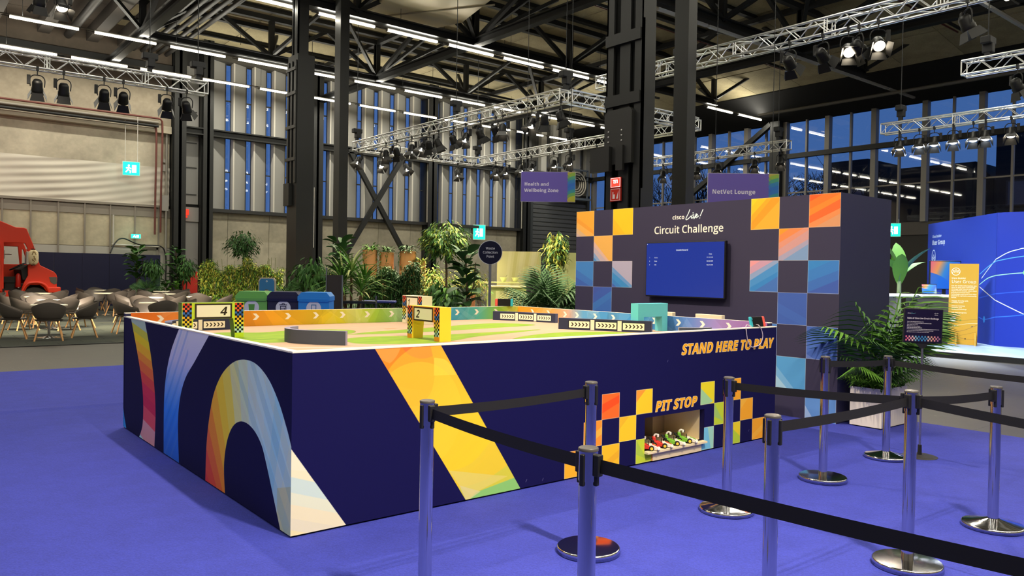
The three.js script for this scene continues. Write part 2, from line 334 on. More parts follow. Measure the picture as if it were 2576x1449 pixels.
// ---- ceiling boards, purlins and pipes
const ceiling = struct('ceiling', 'beige ceiling boards between dark steel roof beams');
{
  const mapBoard = noiseMap(512, (u, v) => { const s = 0.93 + (fbm(u, v, 6, 4) - 0.5) * 0.2 + (fbm(u, v, 128, 1) - 0.5) * 0.12; return [s, s * 0.985, s * 0.93]; }, 3);
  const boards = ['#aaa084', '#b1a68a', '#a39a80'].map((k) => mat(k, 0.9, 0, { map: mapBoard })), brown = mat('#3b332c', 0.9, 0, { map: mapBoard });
  const g = uvm(b2(0.01, 4.93, 0, 0.06, 0.01, 2.47));
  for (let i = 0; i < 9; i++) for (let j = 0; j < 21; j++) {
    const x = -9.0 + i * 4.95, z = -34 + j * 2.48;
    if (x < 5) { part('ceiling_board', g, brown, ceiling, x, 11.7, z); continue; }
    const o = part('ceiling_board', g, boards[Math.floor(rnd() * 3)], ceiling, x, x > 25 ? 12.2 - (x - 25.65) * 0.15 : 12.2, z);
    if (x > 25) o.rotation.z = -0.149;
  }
  obj('roof_deck', b2(-16.3, 36, 12.6, 12.9, -34.3, 19.3), mat('#4a463c', 0.9), ceiling);
  const gi = [b2(5.8, 26, 12.04, 12.2, -0.02, 0.02), b2(5.8, 26, 12.0, 12.05, -0.11, 0.11)];
  const gi1 = M(gi);
  for (let j = 1; j < 17; j++) part('purlin', gi1, steelDark, ceiling, 0, 0, -34 + j * 2.48);
  const redp = mat('#5e2a25', 0.5);
  for (const z of [-29.5, -23.6, -15.9, -8.4]) {
    obj('sprinkler_pipe', bar(V(6, 11.5, z), V(30.5, 11.2, z), 0.035), redp, ceiling);
    obj('sprinkler_pipe', bar(V(6, 11.4, z + 0.35), V(30.5, 11.1, z + 0.35), 0.06), steelDark, ceiling);
    for (let x = 7; x < 30; x += 3.3) obj('hanger_rod', bar(V(x, 11.3, z), V(x, 12.2, z), 0.012, 4), steelDark, ceiling);
  }
  // services on the left
  const mp = mat('#2e2d2c', 0.45, 0.3), mb = mat('#38332e', 0.7);
  for (let k = 0; k < 6; k++) obj('service_pipe', bar(V(6.5 + k * 0.34, 11.2, -33), V(6.5 + k * 0.34, 11.2, 5), 0.09, 8), mp, ceiling);
  for (const x of [1.6, 3.4, 5.2, 6.4]) obj('concrete_beam', b2(x - 0.22, x + 0.22, 11.2, 11.75, -33, 8), mb, ceiling);
  obj('air_duct', bar(V(4.3, 11.3, -33), V(4.3, 11.3, 5), 0.16, 10), mp, ceiling);
}
// ---- roof trusses: main chords with diagonals up to the ceiling
function roofTruss(label, axis, at, a0, a1, step, first) {
  const t = thing('roof_truss', label, 'truss', [0, 0, 0], 0, 'dark steel roof trusses');
  const P = (s, y) => (axis === 'x' ? V(s, y, at) : V(at, y, s));
  obj('bottom_chord', [beam(P(a0, 10.45), P(a1, 10.45), 0.3, 0.05), beam(P(a0, 10.2), P(a1, 10.2), 0.3, 0.05), beam(P(a0, 10.32), P(a1, 10.32), 0.05, 0.26)], steelDark, t);
  obj('top_chord', beam(P(a0, 11.95), P(a1, 11.95), 0.22, 0.2), steelDark, t);
  for (let s = first; s < a1; s += step) {
    obj('strut', beam(P(s, 10.4), P(s, 11.95), 0.2, 0.2), steelDark, t);
    if (s + step <= a1) { obj('diagonal', beam(P(s, 10.4), P(s + step / 2, 11.95), 0.15, 0.15), steelDark, t); obj('diagonal', beam(P(s + step / 2, 11.95), P(s + step, 10.4), 0.15, 0.15), steelDark, t); }
    const Q = (u, y, v) => (axis === 'x' ? V(u, y, at + v) : V(at + v, y, u));
    for (const v of [-2.48, 2.48]) obj('brace', beam(Q(s, 10.45, 0), Q(s + step / 4, 12.05, v), 0.13, 0.13), steelDark, t);
  }
  return t;
}
for (const [z, l] of [[-27.2, 'roof truss along the hall nearest the fin wall'], [-19.75, 'roof truss along the hall over the lit tube row in the middle'], [-12.1, 'roof truss along the hall above the unlit rail'], [-4.5, 'roof truss along the hall nearest the camera']]) roofTruss(l, 'x', z, 5.8, 30.7, 4.95, 5.8);
for (const [x, l] of [[5.8, 'cross roof truss over the dining area on the left'], [15.7, 'cross roof truss over the ring of light trusses'], [25.6, 'cross roof truss towards the glazed right wall']]) roofTruss(l, 'z', x, -33.2, 8, 7.55, -27.25);
// ---- the free columns
function slotColumn(x, z, w, d, y1, label, extra) {
  const t = thing('steel_column', label, 'column', [x, 0, z]);
  obj('shaft', [b2(-w / 2, w / 2, 0, y1, d / 2 - 0.04, d / 2), b2(-w / 2, w / 2, 0, y1, -d / 2, -d / 2 + 0.04), b2(-0.05, w / 2, 0, y1, -d / 2 + 0.02, d / 2 - 0.02), b2(-w / 2, -w / 2 + 0.05, 0, y1, -d / 2, -d / 2 + d * 0.2), b2(-w / 2, -w / 2 + 0.05, 0, y1, d / 2 - d * 0.22, d / 2), b2(-w / 2 + 0.02, -w / 2 + 0.06, 0, y1, -d * 0.14, d * 0.14)], mColumn, t);
  extra?.(t);
  return t;
}
slotColumn(8.5, -19.25, 0.36, 0.46, 13, 'slim dark steel column rising from the tall casing, left of its twin', (t) => {
  obj('casing', [b2(-0.3, 0.26, 0, 8.3, -0.2, 0.52)], mat('#1c1d1c', 0.5, 0.1), t);
  obj('casing_rib', [b2(-0.34, -0.3, 4.3, 8.1, -0.18, -0.06), b2(-0.34, -0.3, 4.3, 8.1, 0.08, 0.2), b2(-0.34, -0.3, 4.3, 8.1, 0.34, 0.48)], mColumn, t);
  for (const y of [5.0, 6.0, 7.05, 7.8]) obj('batten', b2(-0.37, -0.33, y, y + 0.1, -0.2, 0.5), mat('#34332f', 0.5), t);
  obj('box', b2(-0.42, -0.3, 3.6, 4.3, -0.2, 0.2), mColumn, t);
  obj('cable', bar(V(0.3, 2.3, 0.5), V(0.3, 4.2, 0.5), 0.012), white, t);
});
function plainColumn(x, z, w, d, label) { const t = thing('steel_column', label, 'column', [x, 0, z]); obj('shaft', b2(-w / 2, w / 2, 0, 13, -d / 2, d / 2), mColumn, t); obj('foot_plate', b2(-w / 2 - 0.1, w / 2 + 0.1, -0.012, 0.03, -d / 2 - 0.1, d / 2 + 0.1), mColumn, t); }
plainColumn(9.98, -19.3, 0.32, 0.4, 'plain dark steel column standing right beside the cased column');
slotColumn(9.62, -6.22, 0.36, 0.96, 13, 'broad slotted column behind the tall black display wall with red signs', (t) => {
  for (const y of [4.9, 6.1, 7.5]) obj('batten', b2(-0.23, -0.17, y, y + 0.22, -0.47, 0.44), mColumn, t);
  obj('gusset', ext([[-0.42, 3.75], [0.3, 3.75], [0.3, 4.75], [0.24, 4.82], [-0.34, 4.82], [-0.42, 4.75]], 0.1).rotateY(-PI / 2).translate(-0.17, 0, 0), mat('#252523', 0.5), t);
  obj('gusset', [b2(-0.36, -0.26, 3.62, 4.1, -0.72, -0.2), b2(-0.32, -0.26, 3.62, 4.1, -0.06, 0.12)], mat('#1f1f1e', 0.5), t);
  for (const [y, z] of [[4.0, -0.3], [4.1, -0.3], [4.2, -0.3], [4.0, 0.05], [4.1, 0.05], [4.2, 0.05]]) obj('bolt', sph(0.016, -0.28, y + 0.2, z, 6, 4), white, t);
});
plainColumn(11.14, -6.09, 0.27, 0.36, 'plain dark column between the broad column and the glazed wall');
{ // beige air hood under the roof
  const t = thing('air_hood', 'large beige sheet metal air hood hanging under the roof at the top', 'duct', [13.2, 10.9, -18.9]);
  const mh = mat('#b8ad90', 0.5, 0.2);
  obj('hood', ext([[-1.5, -2.4], [-0.2, -2.9], [1.0, -2.2], [1.7, 0.6], [1.2, 2.4], [-1.2, 2.6], [-1.7, 0.4]], 1.4, [], 0.04).rotateX(-PI / 2), mh, t);
  obj('seam', bar(V(-1.2, -0.06, -2.4), V(1.4, -0.06, 1.8), 0.03), mat('#8d8570', 0.5), t);
  obj('duct_box', b2(-1.2, 1.2, 1.4, 2.2, -2, 2), steelDark, t);
}
// ---- outside
{
  const g = struct('ground_1', 'dusky ground outside the glazing'); g.name = 'ground';
  obj('ground_slab', b2(-60, 160, -0.6, -0.31, -140, 90), mat('#1c2026', 0.95), g);
  const mb = mat('#191b24', 0.9), mw = mat('#3c4a66', 0.4), mf = mat('#2b2f3a', 0.7);
  function house(label, x, z, w, d, h, roof, cols) {
    const t = thing('house', label, 'building', [x, -0.31, z]);
    obj('wall', b2(0, d, 0, h, -w / 2, w / 2), mb, t);
    if (roof) obj('roof', ext([[-w / 2 - 0.3, 0], [w / 2 + 0.3, 0], [w / 2 - 1.5, roof], [-w / 2 + 1.5, roof]], d).rotateY(PI / 2).translate(0, h, 0), mat('#14151b', 0.9), t);
    const gw = b2(-0.06, 0, 0, 1.5, -0.5, 0.5), gf = [b2(-0.09, -0.05, -0.08, 0, -0.6, 0.6), b2(-0.09, -0.05, 1.5, 1.58, -0.6, 0.6), b2(-0.09, -0.05, 0, 1.5, -0.6, -0.5), b2(-0.09, -0.05, 0, 1.5, 0.5, 0.6)];
    const gfm = M(gf);
    for (let f = 0; f < Math.floor(h / 3); f++) for (let k = 0; k < cols; k++) { const zz = -w / 2 + (k + 0.5) * w / cols; const o = part('window', gfm, mf, t, 0, 0.9 + f * 3, zz); part('pane', gw, mw, o); }
  }
  house('dark house with a hipped roof outside the right windows', 57, -20.4, 9, 9, 8.2, 2.0, 4);
  house('tall dark building at the far right outside the glazing', 55, -9.2, 12.5, 10, 11.9, 0, 5);
  house('low flat block outside between the trees and the houses', 52, -23.9, 2.8, 4.6, 10.4, 0, 2);
  function bareTree(label, x, z, h) {
    const t = thing('bare_tree', label, 'tree', [x, -0.31, z], 0, 'bare trees outside the glazing');
    const big = [], fine = [];
    (function grow(p, d, l, r, n) {
      const q = p.clone().addScaledVector(d, l);
      (r > 0.05 ? big : fine).push(bar(p, q, r, r > 0.05 ? 6 : 3, r * 0.7));
      if (!n) return;
      const kids = n > 4 ? 3 : rnd() < 0.6 ? 3 : 2;
      for (let i = 0; i < kids; i++) { const e = d.clone().add(V(rr(-0.75, 0.75), rr(-0.1, 0.45), rr(-0.75, 0.75))).normalize(); grow(q, e, l * rr(0.62, 0.85), r * 0.66, n - 1); }
    })(V(0, 0, 0), V(0, 1, 0), h * 0.24, 0.2, 6);
    obj('trunk', big, mat('#12141a', 0.95), t);
    obj('branches', fine, mat('#12141a', 0.95), t).userData.kind = 'stuff';
  }
  bareTree('bare tree outside the glazing behind the orange checker square', 47, -22.9, 11);
  bareTree('bare tree outside the glazing left of the low block', 46, -26.2, 12.5);
  bareTree('bare tree outside seen between the two big columns', 46, -36.5, 12);
  bareTree('bare tree outside at the left end of the right-hand glazing', 47, -30.8, 12);
}
// ================================================================ LIGHT FITTINGS
// ---- rows of tube lights under the roof
const matTube = mat('#ffffff', 0.5, 0, { emissive: new THREE.Color().setRGB(...TUBE), emissiveIntensity: TUBE_GLOW });
const matRail = mat('#6f6b62', 0.5, 0.2);
{
  const gT = rbx(2.08, 0.08, 0.09, 0, 0.005, 0, 0.02), gH = M([b2(-1.07, -1.04, -0.04, 0.05, -0.05, 0.05), b2(1.04, 1.07, -0.04, 0.05, -0.05, 0.05)]), gE = b2(-1.28, -1.05, 0, 0.03, -0.015, 0.015);
  const ord = ['first', 'second', 'third', 'fourth', 'fifth', 'sixth', 'seventh', 'eighth', 'ninth', 'tenth', 'eleventh', 'twelfth', 'thirteenth', 'fourteenth', 'fifteenth', 'sixteenth', 'seventeenth'];
  function row(z, k0, k1, where, seen = true) {
    const x0 = 1.57 + 2.58 * k0 - 0.3, x1 = 1.57 + 2.58 * k1 + 0.4;
    const rail = thing('light_rail', 'thin suspended rail carrying ' + where, 'rail', [0, 10.06, z]);
    obj('rail', b2(x0, x1, 0, 0.035, -0.02, 0.02), matRail, rail);
    for (let x = x0 + 1; x < x1; x += 5) obj('hanger_wire', bar(V(x, 0.03, 0), V(x, 2.9, 0), 0.008, 4), steelDark, rail);
    let n = 0;
    for (let k = k0; k < k1; k++) {
      const t = thing('tube_light', `lit tube, ${ord[n++]} from left in ${where}`, 'light', [1.57 + 2.58 * k + 1.04, 10, z], 0, 'tube lights in ' + where);
      obj('housing', [gH.clone(), gE.clone()], matRail, t); obj('tube', gT, matTube, t);
      const l = new THREE.RectAreaLight(new THREE.Color().setRGB(...TUBE), TUBE_LIGHT, 2.08, 0.09);
      l.position.set(t.position.x, 9.93, z); l.rotation.x = -PI / 2; l.name = 'tube_glow'; scene.add(l);
      const u = new THREE.RectAreaLight(new THREE.Color().setRGB(...TUBE), TUBE_UP, 2.08, 0.09);
      u.position.set(t.position.x, 10.115, z); u.rotation.x = PI / 2; u.name = 'tube_uplight'; scene.add(u);
    }
  }
  row(-31.4, -4, 12, 'the row closest to the fin windows');
  row(-27.05, -4, 12, 'the middle row under the roof');
  row(-19.7, 2, 9, 'the nearest row under the roof'); row(-19.7, 11, 13, 'the short row by the glazed wall');
  row(-12.05, -5, 5, 'the row above the arena'); row(-4.6, -5, 9, 'the row over the arena front'); row(3, -5, 12, 'the row above the camera'); row(10.5, -5, 12, 'the row behind the camera');
  // rails that are switched off
  for (const [z, x0, x1, l] of [[-12.05, 17.2, 35, 'long unlit white light rail crossing the upper right roof'], [-5.2, 22, 35, 'unlit white light rail in the top right corner']]) {
    const t = thing('light_rail', l, 'rail', [0, 10, z]);
    for (let x = x0; x < x1 - 1; x += 2.58) obj('housing', [b2(x, x + 2.5, -0.03, 0.05, -0.06, 0.06)], mat('#b9b8b4', 0.5), t);
  }
}
// ---- aluminium box trusses
const gClamp = M([bx(0.06, 0.1, 0.06, 0, 0, 0)]);
function boxTruss(label, p, q, s = 0.29, stack = false) {
  const t = thing('lighting_truss', label, 'truss', [0, 0, 0], 0, 'aluminium lighting trusses');
  const d = q.clone().sub(p), l = d.length(); d.normalize();
  const side = V(-d.z, 0, d.x), up = V(0, 1, 0), h = s / 2;
  const at = (u, a, b) => p.clone().addScaledVector(d, u).addScaledVector(side, a * h).addScaledVector(up, b * h);
  for (const [a, b] of [[1, 1], [-1, 1], [1, -1], [-1, -1]]) obj('chord', bar(at(0, a, b), at(l, a, b), 0.025, 8), alu, t);
  const lace = [], n = Math.round(l / 0.3);
  for (let i = 0; i < n; i++) {
    const u0 = (i * l) / n, u1 = ((i + 1) * l) / n, e = i % 2 ? 1 : -1;
    for (const a of [1, -1]) lace.push(bar(at(u0, a, e), at(u1, a, -e), 0.011, 5));
    for (const b of [1, -1]) lace.push(bar(at(u0, e, b), at(u1, -e, b), 0.011, 5));
  }
  for (const u of [0, l]) for (const a of [1, -1]) { lace.push(bar(at(u, a, 1), at(u, a, -1), 0.014, 5)); lace.push(bar(at(u, 1, a), at(u, -1, a), 0.014, 5)); }
  for (let u = 2; u < l; u += 2) for (const a of [1, -1]) for (const o of [-0.03, 0.03]) lace.push(bar(at(u + o, a, 1), at(u + o, a, -1), 0.011, 5));
  obj('lacing', lace, alu, t);
  return t;
}
const HT = 6.0;
boxTruss('aluminium truss over the dining area on the left', V(-3, HT, -15.45), V(4.4, HT, -15.45));
boxTruss('aluminium truss running overhead above the race arena', V(1.05, 7.8, -7.5), V(1.05, 7.8, 6.5));
boxTruss('truss end carrying lamps at the top left corner', V(-4, 7.4, -13.9), V(1.6, 7.4, -13.9));
boxTruss('near left side of the square truss ring', V(11.3, HT, -20.75), V(11.3, HT, -9.95));
boxTruss('far side of the square truss ring by the fin windows', V(11.45, HT, -20.75), V(16.5, HT, -20.75));
boxTruss('right side of the square truss ring', V(16.6, HT, -20.75), V(16.6, HT, -9.95));
boxTruss('front side of the square truss ring next to the broad column', V(11.45, HT, -9.95), V(16.45, HT, -9.95));
boxTruss('aluminium truss with cool spotlights at the upper right', V(12.0, HT + 0.3, -9.4), V(12.0, HT + 0.3, 1.2));
boxTruss('aluminium truss in front of the right glazing', V(21.1, HT, -6.7), V(21.1, HT, 2.5));
boxTruss('aluminium truss above the hanging purple lounge sign', V(21.5, HT, -17.5), V(21.5, HT, -10.0));
boxTruss('short truss end at the right edge of the picture', V(15.95, HT + 0.05, -2.55), V(15.95, HT + 0.05, 2.5));
boxTruss('steep truss end hanging at the top left', V(2.1, HT + 3.2, -18.6), V(2.1, HT + 3.2, -10));
// chain hoists and wires that carry the trusses
{
  const gm = M([rbx(0.34, 0.16, 0.2, 0, 0.55, 0, 0.03), rbx(0.16, 0.2, 0.2, 0.02, 0.4, 0, 0.02), b2(-0.05, 0.05, 0.16, 0.32, -0.05, 0.05)]);
  const hoists = [[4.2, -15.45, 'above the right end of the dining truss'], [3.1, -15.45, 'on the dining truss near its right end'], [11.3, -20.7, 'at the far left corner of the truss ring'], [11.3, -14.6, 'halfway along the near side of the truss ring'], [11.4, -10, 'at the nearest corner of the truss ring'], [16.6, -20.7, 'at the far right corner of the truss ring'], [16.6, -15.4, 'on the right side of the truss ring'],
    [12.0, -6.9, 'beside the plain column on the right truss'], [21.1, -6.2, 'at the left end of the truss before the glazing'], [21.5, -10.4, 'at the right end of the truss over the lounge sign'], [15.95, -2.1, 'above the short truss at the right edge']];
  for (const [x, z, l] of hoists) {
    const t = thing('chain_hoist', 'black chain hoist ' + l, 'hoist', [x, HT, z], 0, 'chain hoists on the lighting trusses');
    obj('motor', gm, black, t); obj('chain', bar(V(0, 0.6, 0), V(0, 4.3, 0), 0.012, 4), steelDark, t);
  }
}
// ---- theatre spotlights with barn doors
const gHook = M([bx(0.05, 0.09, 0.05, 0, -0.03, 0), cyl(0.012, 0.012, 0.12, 0, -0.12, 0, 6)]);
const gYoke = tube([[-0.13, -0.42, 0], [-0.135, -0.25, 0], [-0.08, -0.18, 0], [0, -0.17, 0], [0.08, -0.18, 0], [0.135, -0.25, 0], [0.13, -0.42, 0]], 0.012, 24, 5);
const gDriver = rbx(0.07, 0.2, 0.06, 0.16, -0.28, 0, 0.01);
const gCan = lathe([[0, -0.16], [0.07, -0.155], [0.1, -0.1], [0.105, 0.02], [0.115, 0.03], [0.115, 0.1], [0.1, 0.1], [0.1, 0.03]], 18).rotateX(PI / 2);
const gLens = new THREE.CircleGeometry(0.097, 18).translate(0, 0, 0.085);
const gDoors = [0, 1, 2, 3].map((k) => ext([[-0.1, 0], [0.1, 0], [0.14, 0.17], [-0.14, 0.17]], 0.004).rotateX(PI / 2 - 0.42).translate(0, 0.11, 0.1).rotateZ((k * PI) / 2));
const lensWarm = mat('#fff4dd', 0.3, 0, { emissive: new THREE.Color().setRGB(1, 0.85, 0.62), emissiveIntensity: 14 }), lensCool = mat('#eef4ff', 0.3, 0, { emissive: new THREE.Color().setRGB(0.82, 0.9, 1), emissiveIntensity: 22 });
const mCan = mat('#121212', 0.45, 0.2);
function theatreSpot(label, group, p, aim, cool, power, angle = 0.45) {
  const t = thing('theatre_spotlight', label, 'spotlight', [p.x, p.y, p.z], 0, group);
  const d = aim.clone().sub(V(p.x, p.y - 0.42, p.z)).normalize(), yaw = Math.atan2(d.x, d.z), tilt = Math.asin(-d.y);
  obj('clamp', gHook, mCan, t);
  const y = obj('yoke', gYoke, mCan, t); y.rotation.y = yaw;
  const dr = obj('driver_box', gDriver, mCan, t); dr.rotation.y = yaw;
  const head = sub('head', t, [0, -0.42, 0]); head.rotation.set(tilt, yaw, 0, 'YXZ');
  obj('housing', gCan, mCan, head); obj('lens', gLens, cool ? lensCool : lensWarm, head);
  for (const g of gDoors) obj('barn_door', g, mCan, head);
  if (power) spot(V(p.x, p.y - 0.42, p.z).addScaledVector(d, 0.12), aim, cool ? COOL : WARM, power * KEY, angle);
}
const nth = ['first', 'second', 'third', 'fourth', 'fifth', 'sixth', 'seventh', 'eighth', 'ninth', 'tenth', 'eleventh', 'twelfth', 'thirteenth', 'fourteenth', 'fifteenth', 'sixteenth', 'seventeenth'];
const yS = HT - 0.14;
[[0.8, 1.2, -18.5], [1.3, 1.6, -17.6], [2.1, 2.4, -19], [2.5, 3.2, -20.5], [3.45, 4.2, -20], [3.9, 6.0, -18]].forEach(([x, ax, az], i) => theatreSpot(`warm spotlight, ${nth[i]} from the left on the dining truss`, 'spotlights on the dining truss', V(x, yS, -15.305), V(ax, 0.5, az), false, 520, 0.5));
// ring: near-left side, read from its far end
[-20.3, -18.4, -17.7, -16.8, -16.2, -15.8, -15.3, -14.5, -13.9, -13.2, -12.5, -12.2, -11.0, -10.5, -9.9].forEach((z, i) => theatreSpot(`spotlight, ${nth[i]} from the far corner, near side of the truss ring`, 'spotlights on the truss ring', V(11.155, yS, z), i % 4 === 0 ? V(8.6, 0.8, z + 1) : V(rr(10, 14.5), 1, z + rr(-1.5, 1.5)), false, i % 2 ? 0 : 420, 0.6));
[12.2, 13.3, 15.6].forEach((x, i) => theatreSpot(`spotlight, ${nth[i]} from the left on the far side of the truss ring`, 'spotlights on the truss ring', V(x, yS, -20.605), V(x, 1, -17 - i), false, i === 1 ? 420 : 300, 0.6));
[-19.3, -18.7, -17.8, -17.2, -16.0, -15.2, -13.9, -13.4].forEach((z, i) => theatreSpot(`spotlight, ${nth[i]} from the far corner, right side of the truss ring`, 'spotlights on the truss ring', V(16.455, yS, z), V(14.5, 1, z + 1.2), false, i % 3 ? 0 : 420, 0.6));
// upper right truss: cool lamps towards the booth and the queue
[[-4.13, 1, V(17.5, 1, -4)], [-3.45, 1, V(17.5, 1, -2.5)], [-2.95, 0, V(7.2, 1, 1.2)], [-2.75, 1, V(16.8, 0, 0.5)], [-2.4, 0, V(7.0, 0, 2)], [-0.95, 1, V(14, 0, 1)], [-8.2, 1, V(15, 0, -8)]].forEach(([z, c, a], i) => theatreSpot(`${c ? 'cool white' : 'warm'} spotlight, ${nth[i]} along the upper right truss`, 'spotlights on the upper right truss', V(11.855, yS + 0.3, z), a, !!c, c ? 210 : 120, 0.55));
[[-6.15, 0], [-5.6, 1], [-5.2, 1], [-4.7, 1], [-4.2, 1], [-3.9, 1], [-3.3, 0]].forEach(([z, c], i) => theatreSpot(`spotlight, ${nth[i]} from the left on the truss before the glazing`, 'spotlights on the truss before the glazing', V(20.955, yS, z), V(18.6, 1.2, z + 0.8), !!c, i % 2 ? 300 : 0, 0.5));
[-15.2, -14.6, -13.6, -12.7, -11.2, -10.2].forEach((z, i) => theatreSpot(`spotlight, ${nth[i]} from the left on the truss over the lounge sign`, 'spotlights on the truss over the lounge sign', V(21.355, yS, z), V(19.5, 0.5, z + 1), false, i % 2 ? 0 : 160, 0.55));
theatreSpot('warm spotlight alone on the short truss at the right edge', 'spotlights at the edges', V(15.805, yS + 0.05, -1.5), V(18, 1, 0), false, 120);
theatreSpot('spotlight cluster lamp at the top left corner, left of its pair', 'spotlights at the edges', V(0.62, 7.26, -13.755), V(0.3, 0, -16.5), false, 160, 0.6);
theatreSpot('spotlight cluster lamp at the top left corner, right of its pair', 'spotlights at the edges', V(1.0, 7.26, -13.755), V(1.6, 0, -9.5), false, 120, 0.6);
// the overhead truss out of the picture: the lamps whose shadows fall on carpet and display wall
[[V(1.195, 7.66, -5.8), V(2.2, 0.9, -1.6), 260, 0.6, 'arena from behind'], [V(1.195, 7.66, -3.2), V(6.1, 1.4, -1.9), 360, 0.5, 'display wall'],
  [V(1.195, 7.66, 4.7), V(3.2, 0, 0.9), 240, 0.6, 'queue posts'], [V(1.195, 7.66, 5.0), V(1.4, 0.4, 0), 330, 0.6, 'arena front'], [V(1.195, 7.66, 5.4), V(-0.8, 0, -0.5), 260, 0.6, 'carpet at the arena corner']].forEach(([p, a, w, an, l]) => theatreSpot('warm spotlight on the overhead truss aimed at the ' + l, 'spotlights on the overhead truss', p, a, false, w, an));
// ---- glowing exit signs
const exitTex = canvas(128, 96, (c) => { c.fillStyle = '#0fae8a'; c.fillRect(0, 0, 128, 96); c.fillStyle = '#eafff8'; c.fillRect(70, 22, 34, 56); c.beginPath(); c.arc(46, 26, 8, 0, 7); c.fill(); c.lineWidth = 9; c.strokeStyle = '#eafff8'; c.beginPath(); c.moveTo(46, 36); c.lineTo(40, 56); c.lineTo(22, 76); c.moveTo(40, 56); c.lineTo(58, 66); c.lineTo(56, 82); c.moveTo(24, 46); c.lineTo(44, 40); c.lineTo(64, 50); c.stroke(); });
const matExit = mat('#ffffff', 0.4, 0, { map: exitTex, emissive: 0xffffff, emissiveMap: exitTex, emissiveIntensity: 1.5 });
function exitSign(label, p, w, h, ry, hang) {
  const t = thing('exit_sign', label, 'sign', p, ry);
  obj('casing', b2(-w / 2, w / 2, -h / 2, h / 2, -0.06, 0), mat('#d7e6df', 0.5), t);
  obj('face', new THREE.PlaneGeometry(w * 0.94, h * 0.92).translate(0, 0, 0.004), matExit, t);
  if (hang) obj('wire', [bar(V(-w * 0.35, h / 2, -0.03), V(-w * 0.35, hang, -0.03), 0.01, 4), bar(V(w * 0.35, h / 2, -0.03), V(w * 0.35, hang, -0.03), 0.01, 4)], white, t);
  const l = new THREE.PointLight(new THREE.Color().setRGB(0.3, 1, 0.8), 0.12); l.position.set(p[0] + Math.sin(ry) * 0.35, p[1], p[2] + Math.cos(ry) * 0.35); l.castShadow = true; l.name = 'sign_glow'; scene.add(l);
}
exitSign('large green exit sign hanging high before the white wall', [6.78, 5.95, -33.0], 0.7, 0.62, -0.3, 2.3);
exitSign('small green exit sign above the service door', [7.04, 2.99, -33.2], 0.4, 0.2, -0.3);
exitSign('green exit sign on the concrete wall behind the plants', [26, 4.05, -33.1], 0.75, 0.9, -0.6);
exitSign('green exit sign at the corner of the blue booth wall', [33.8, 3.85, -12.2], 0.6, 0.62, -PI / 2 + 0.5, 0.5);
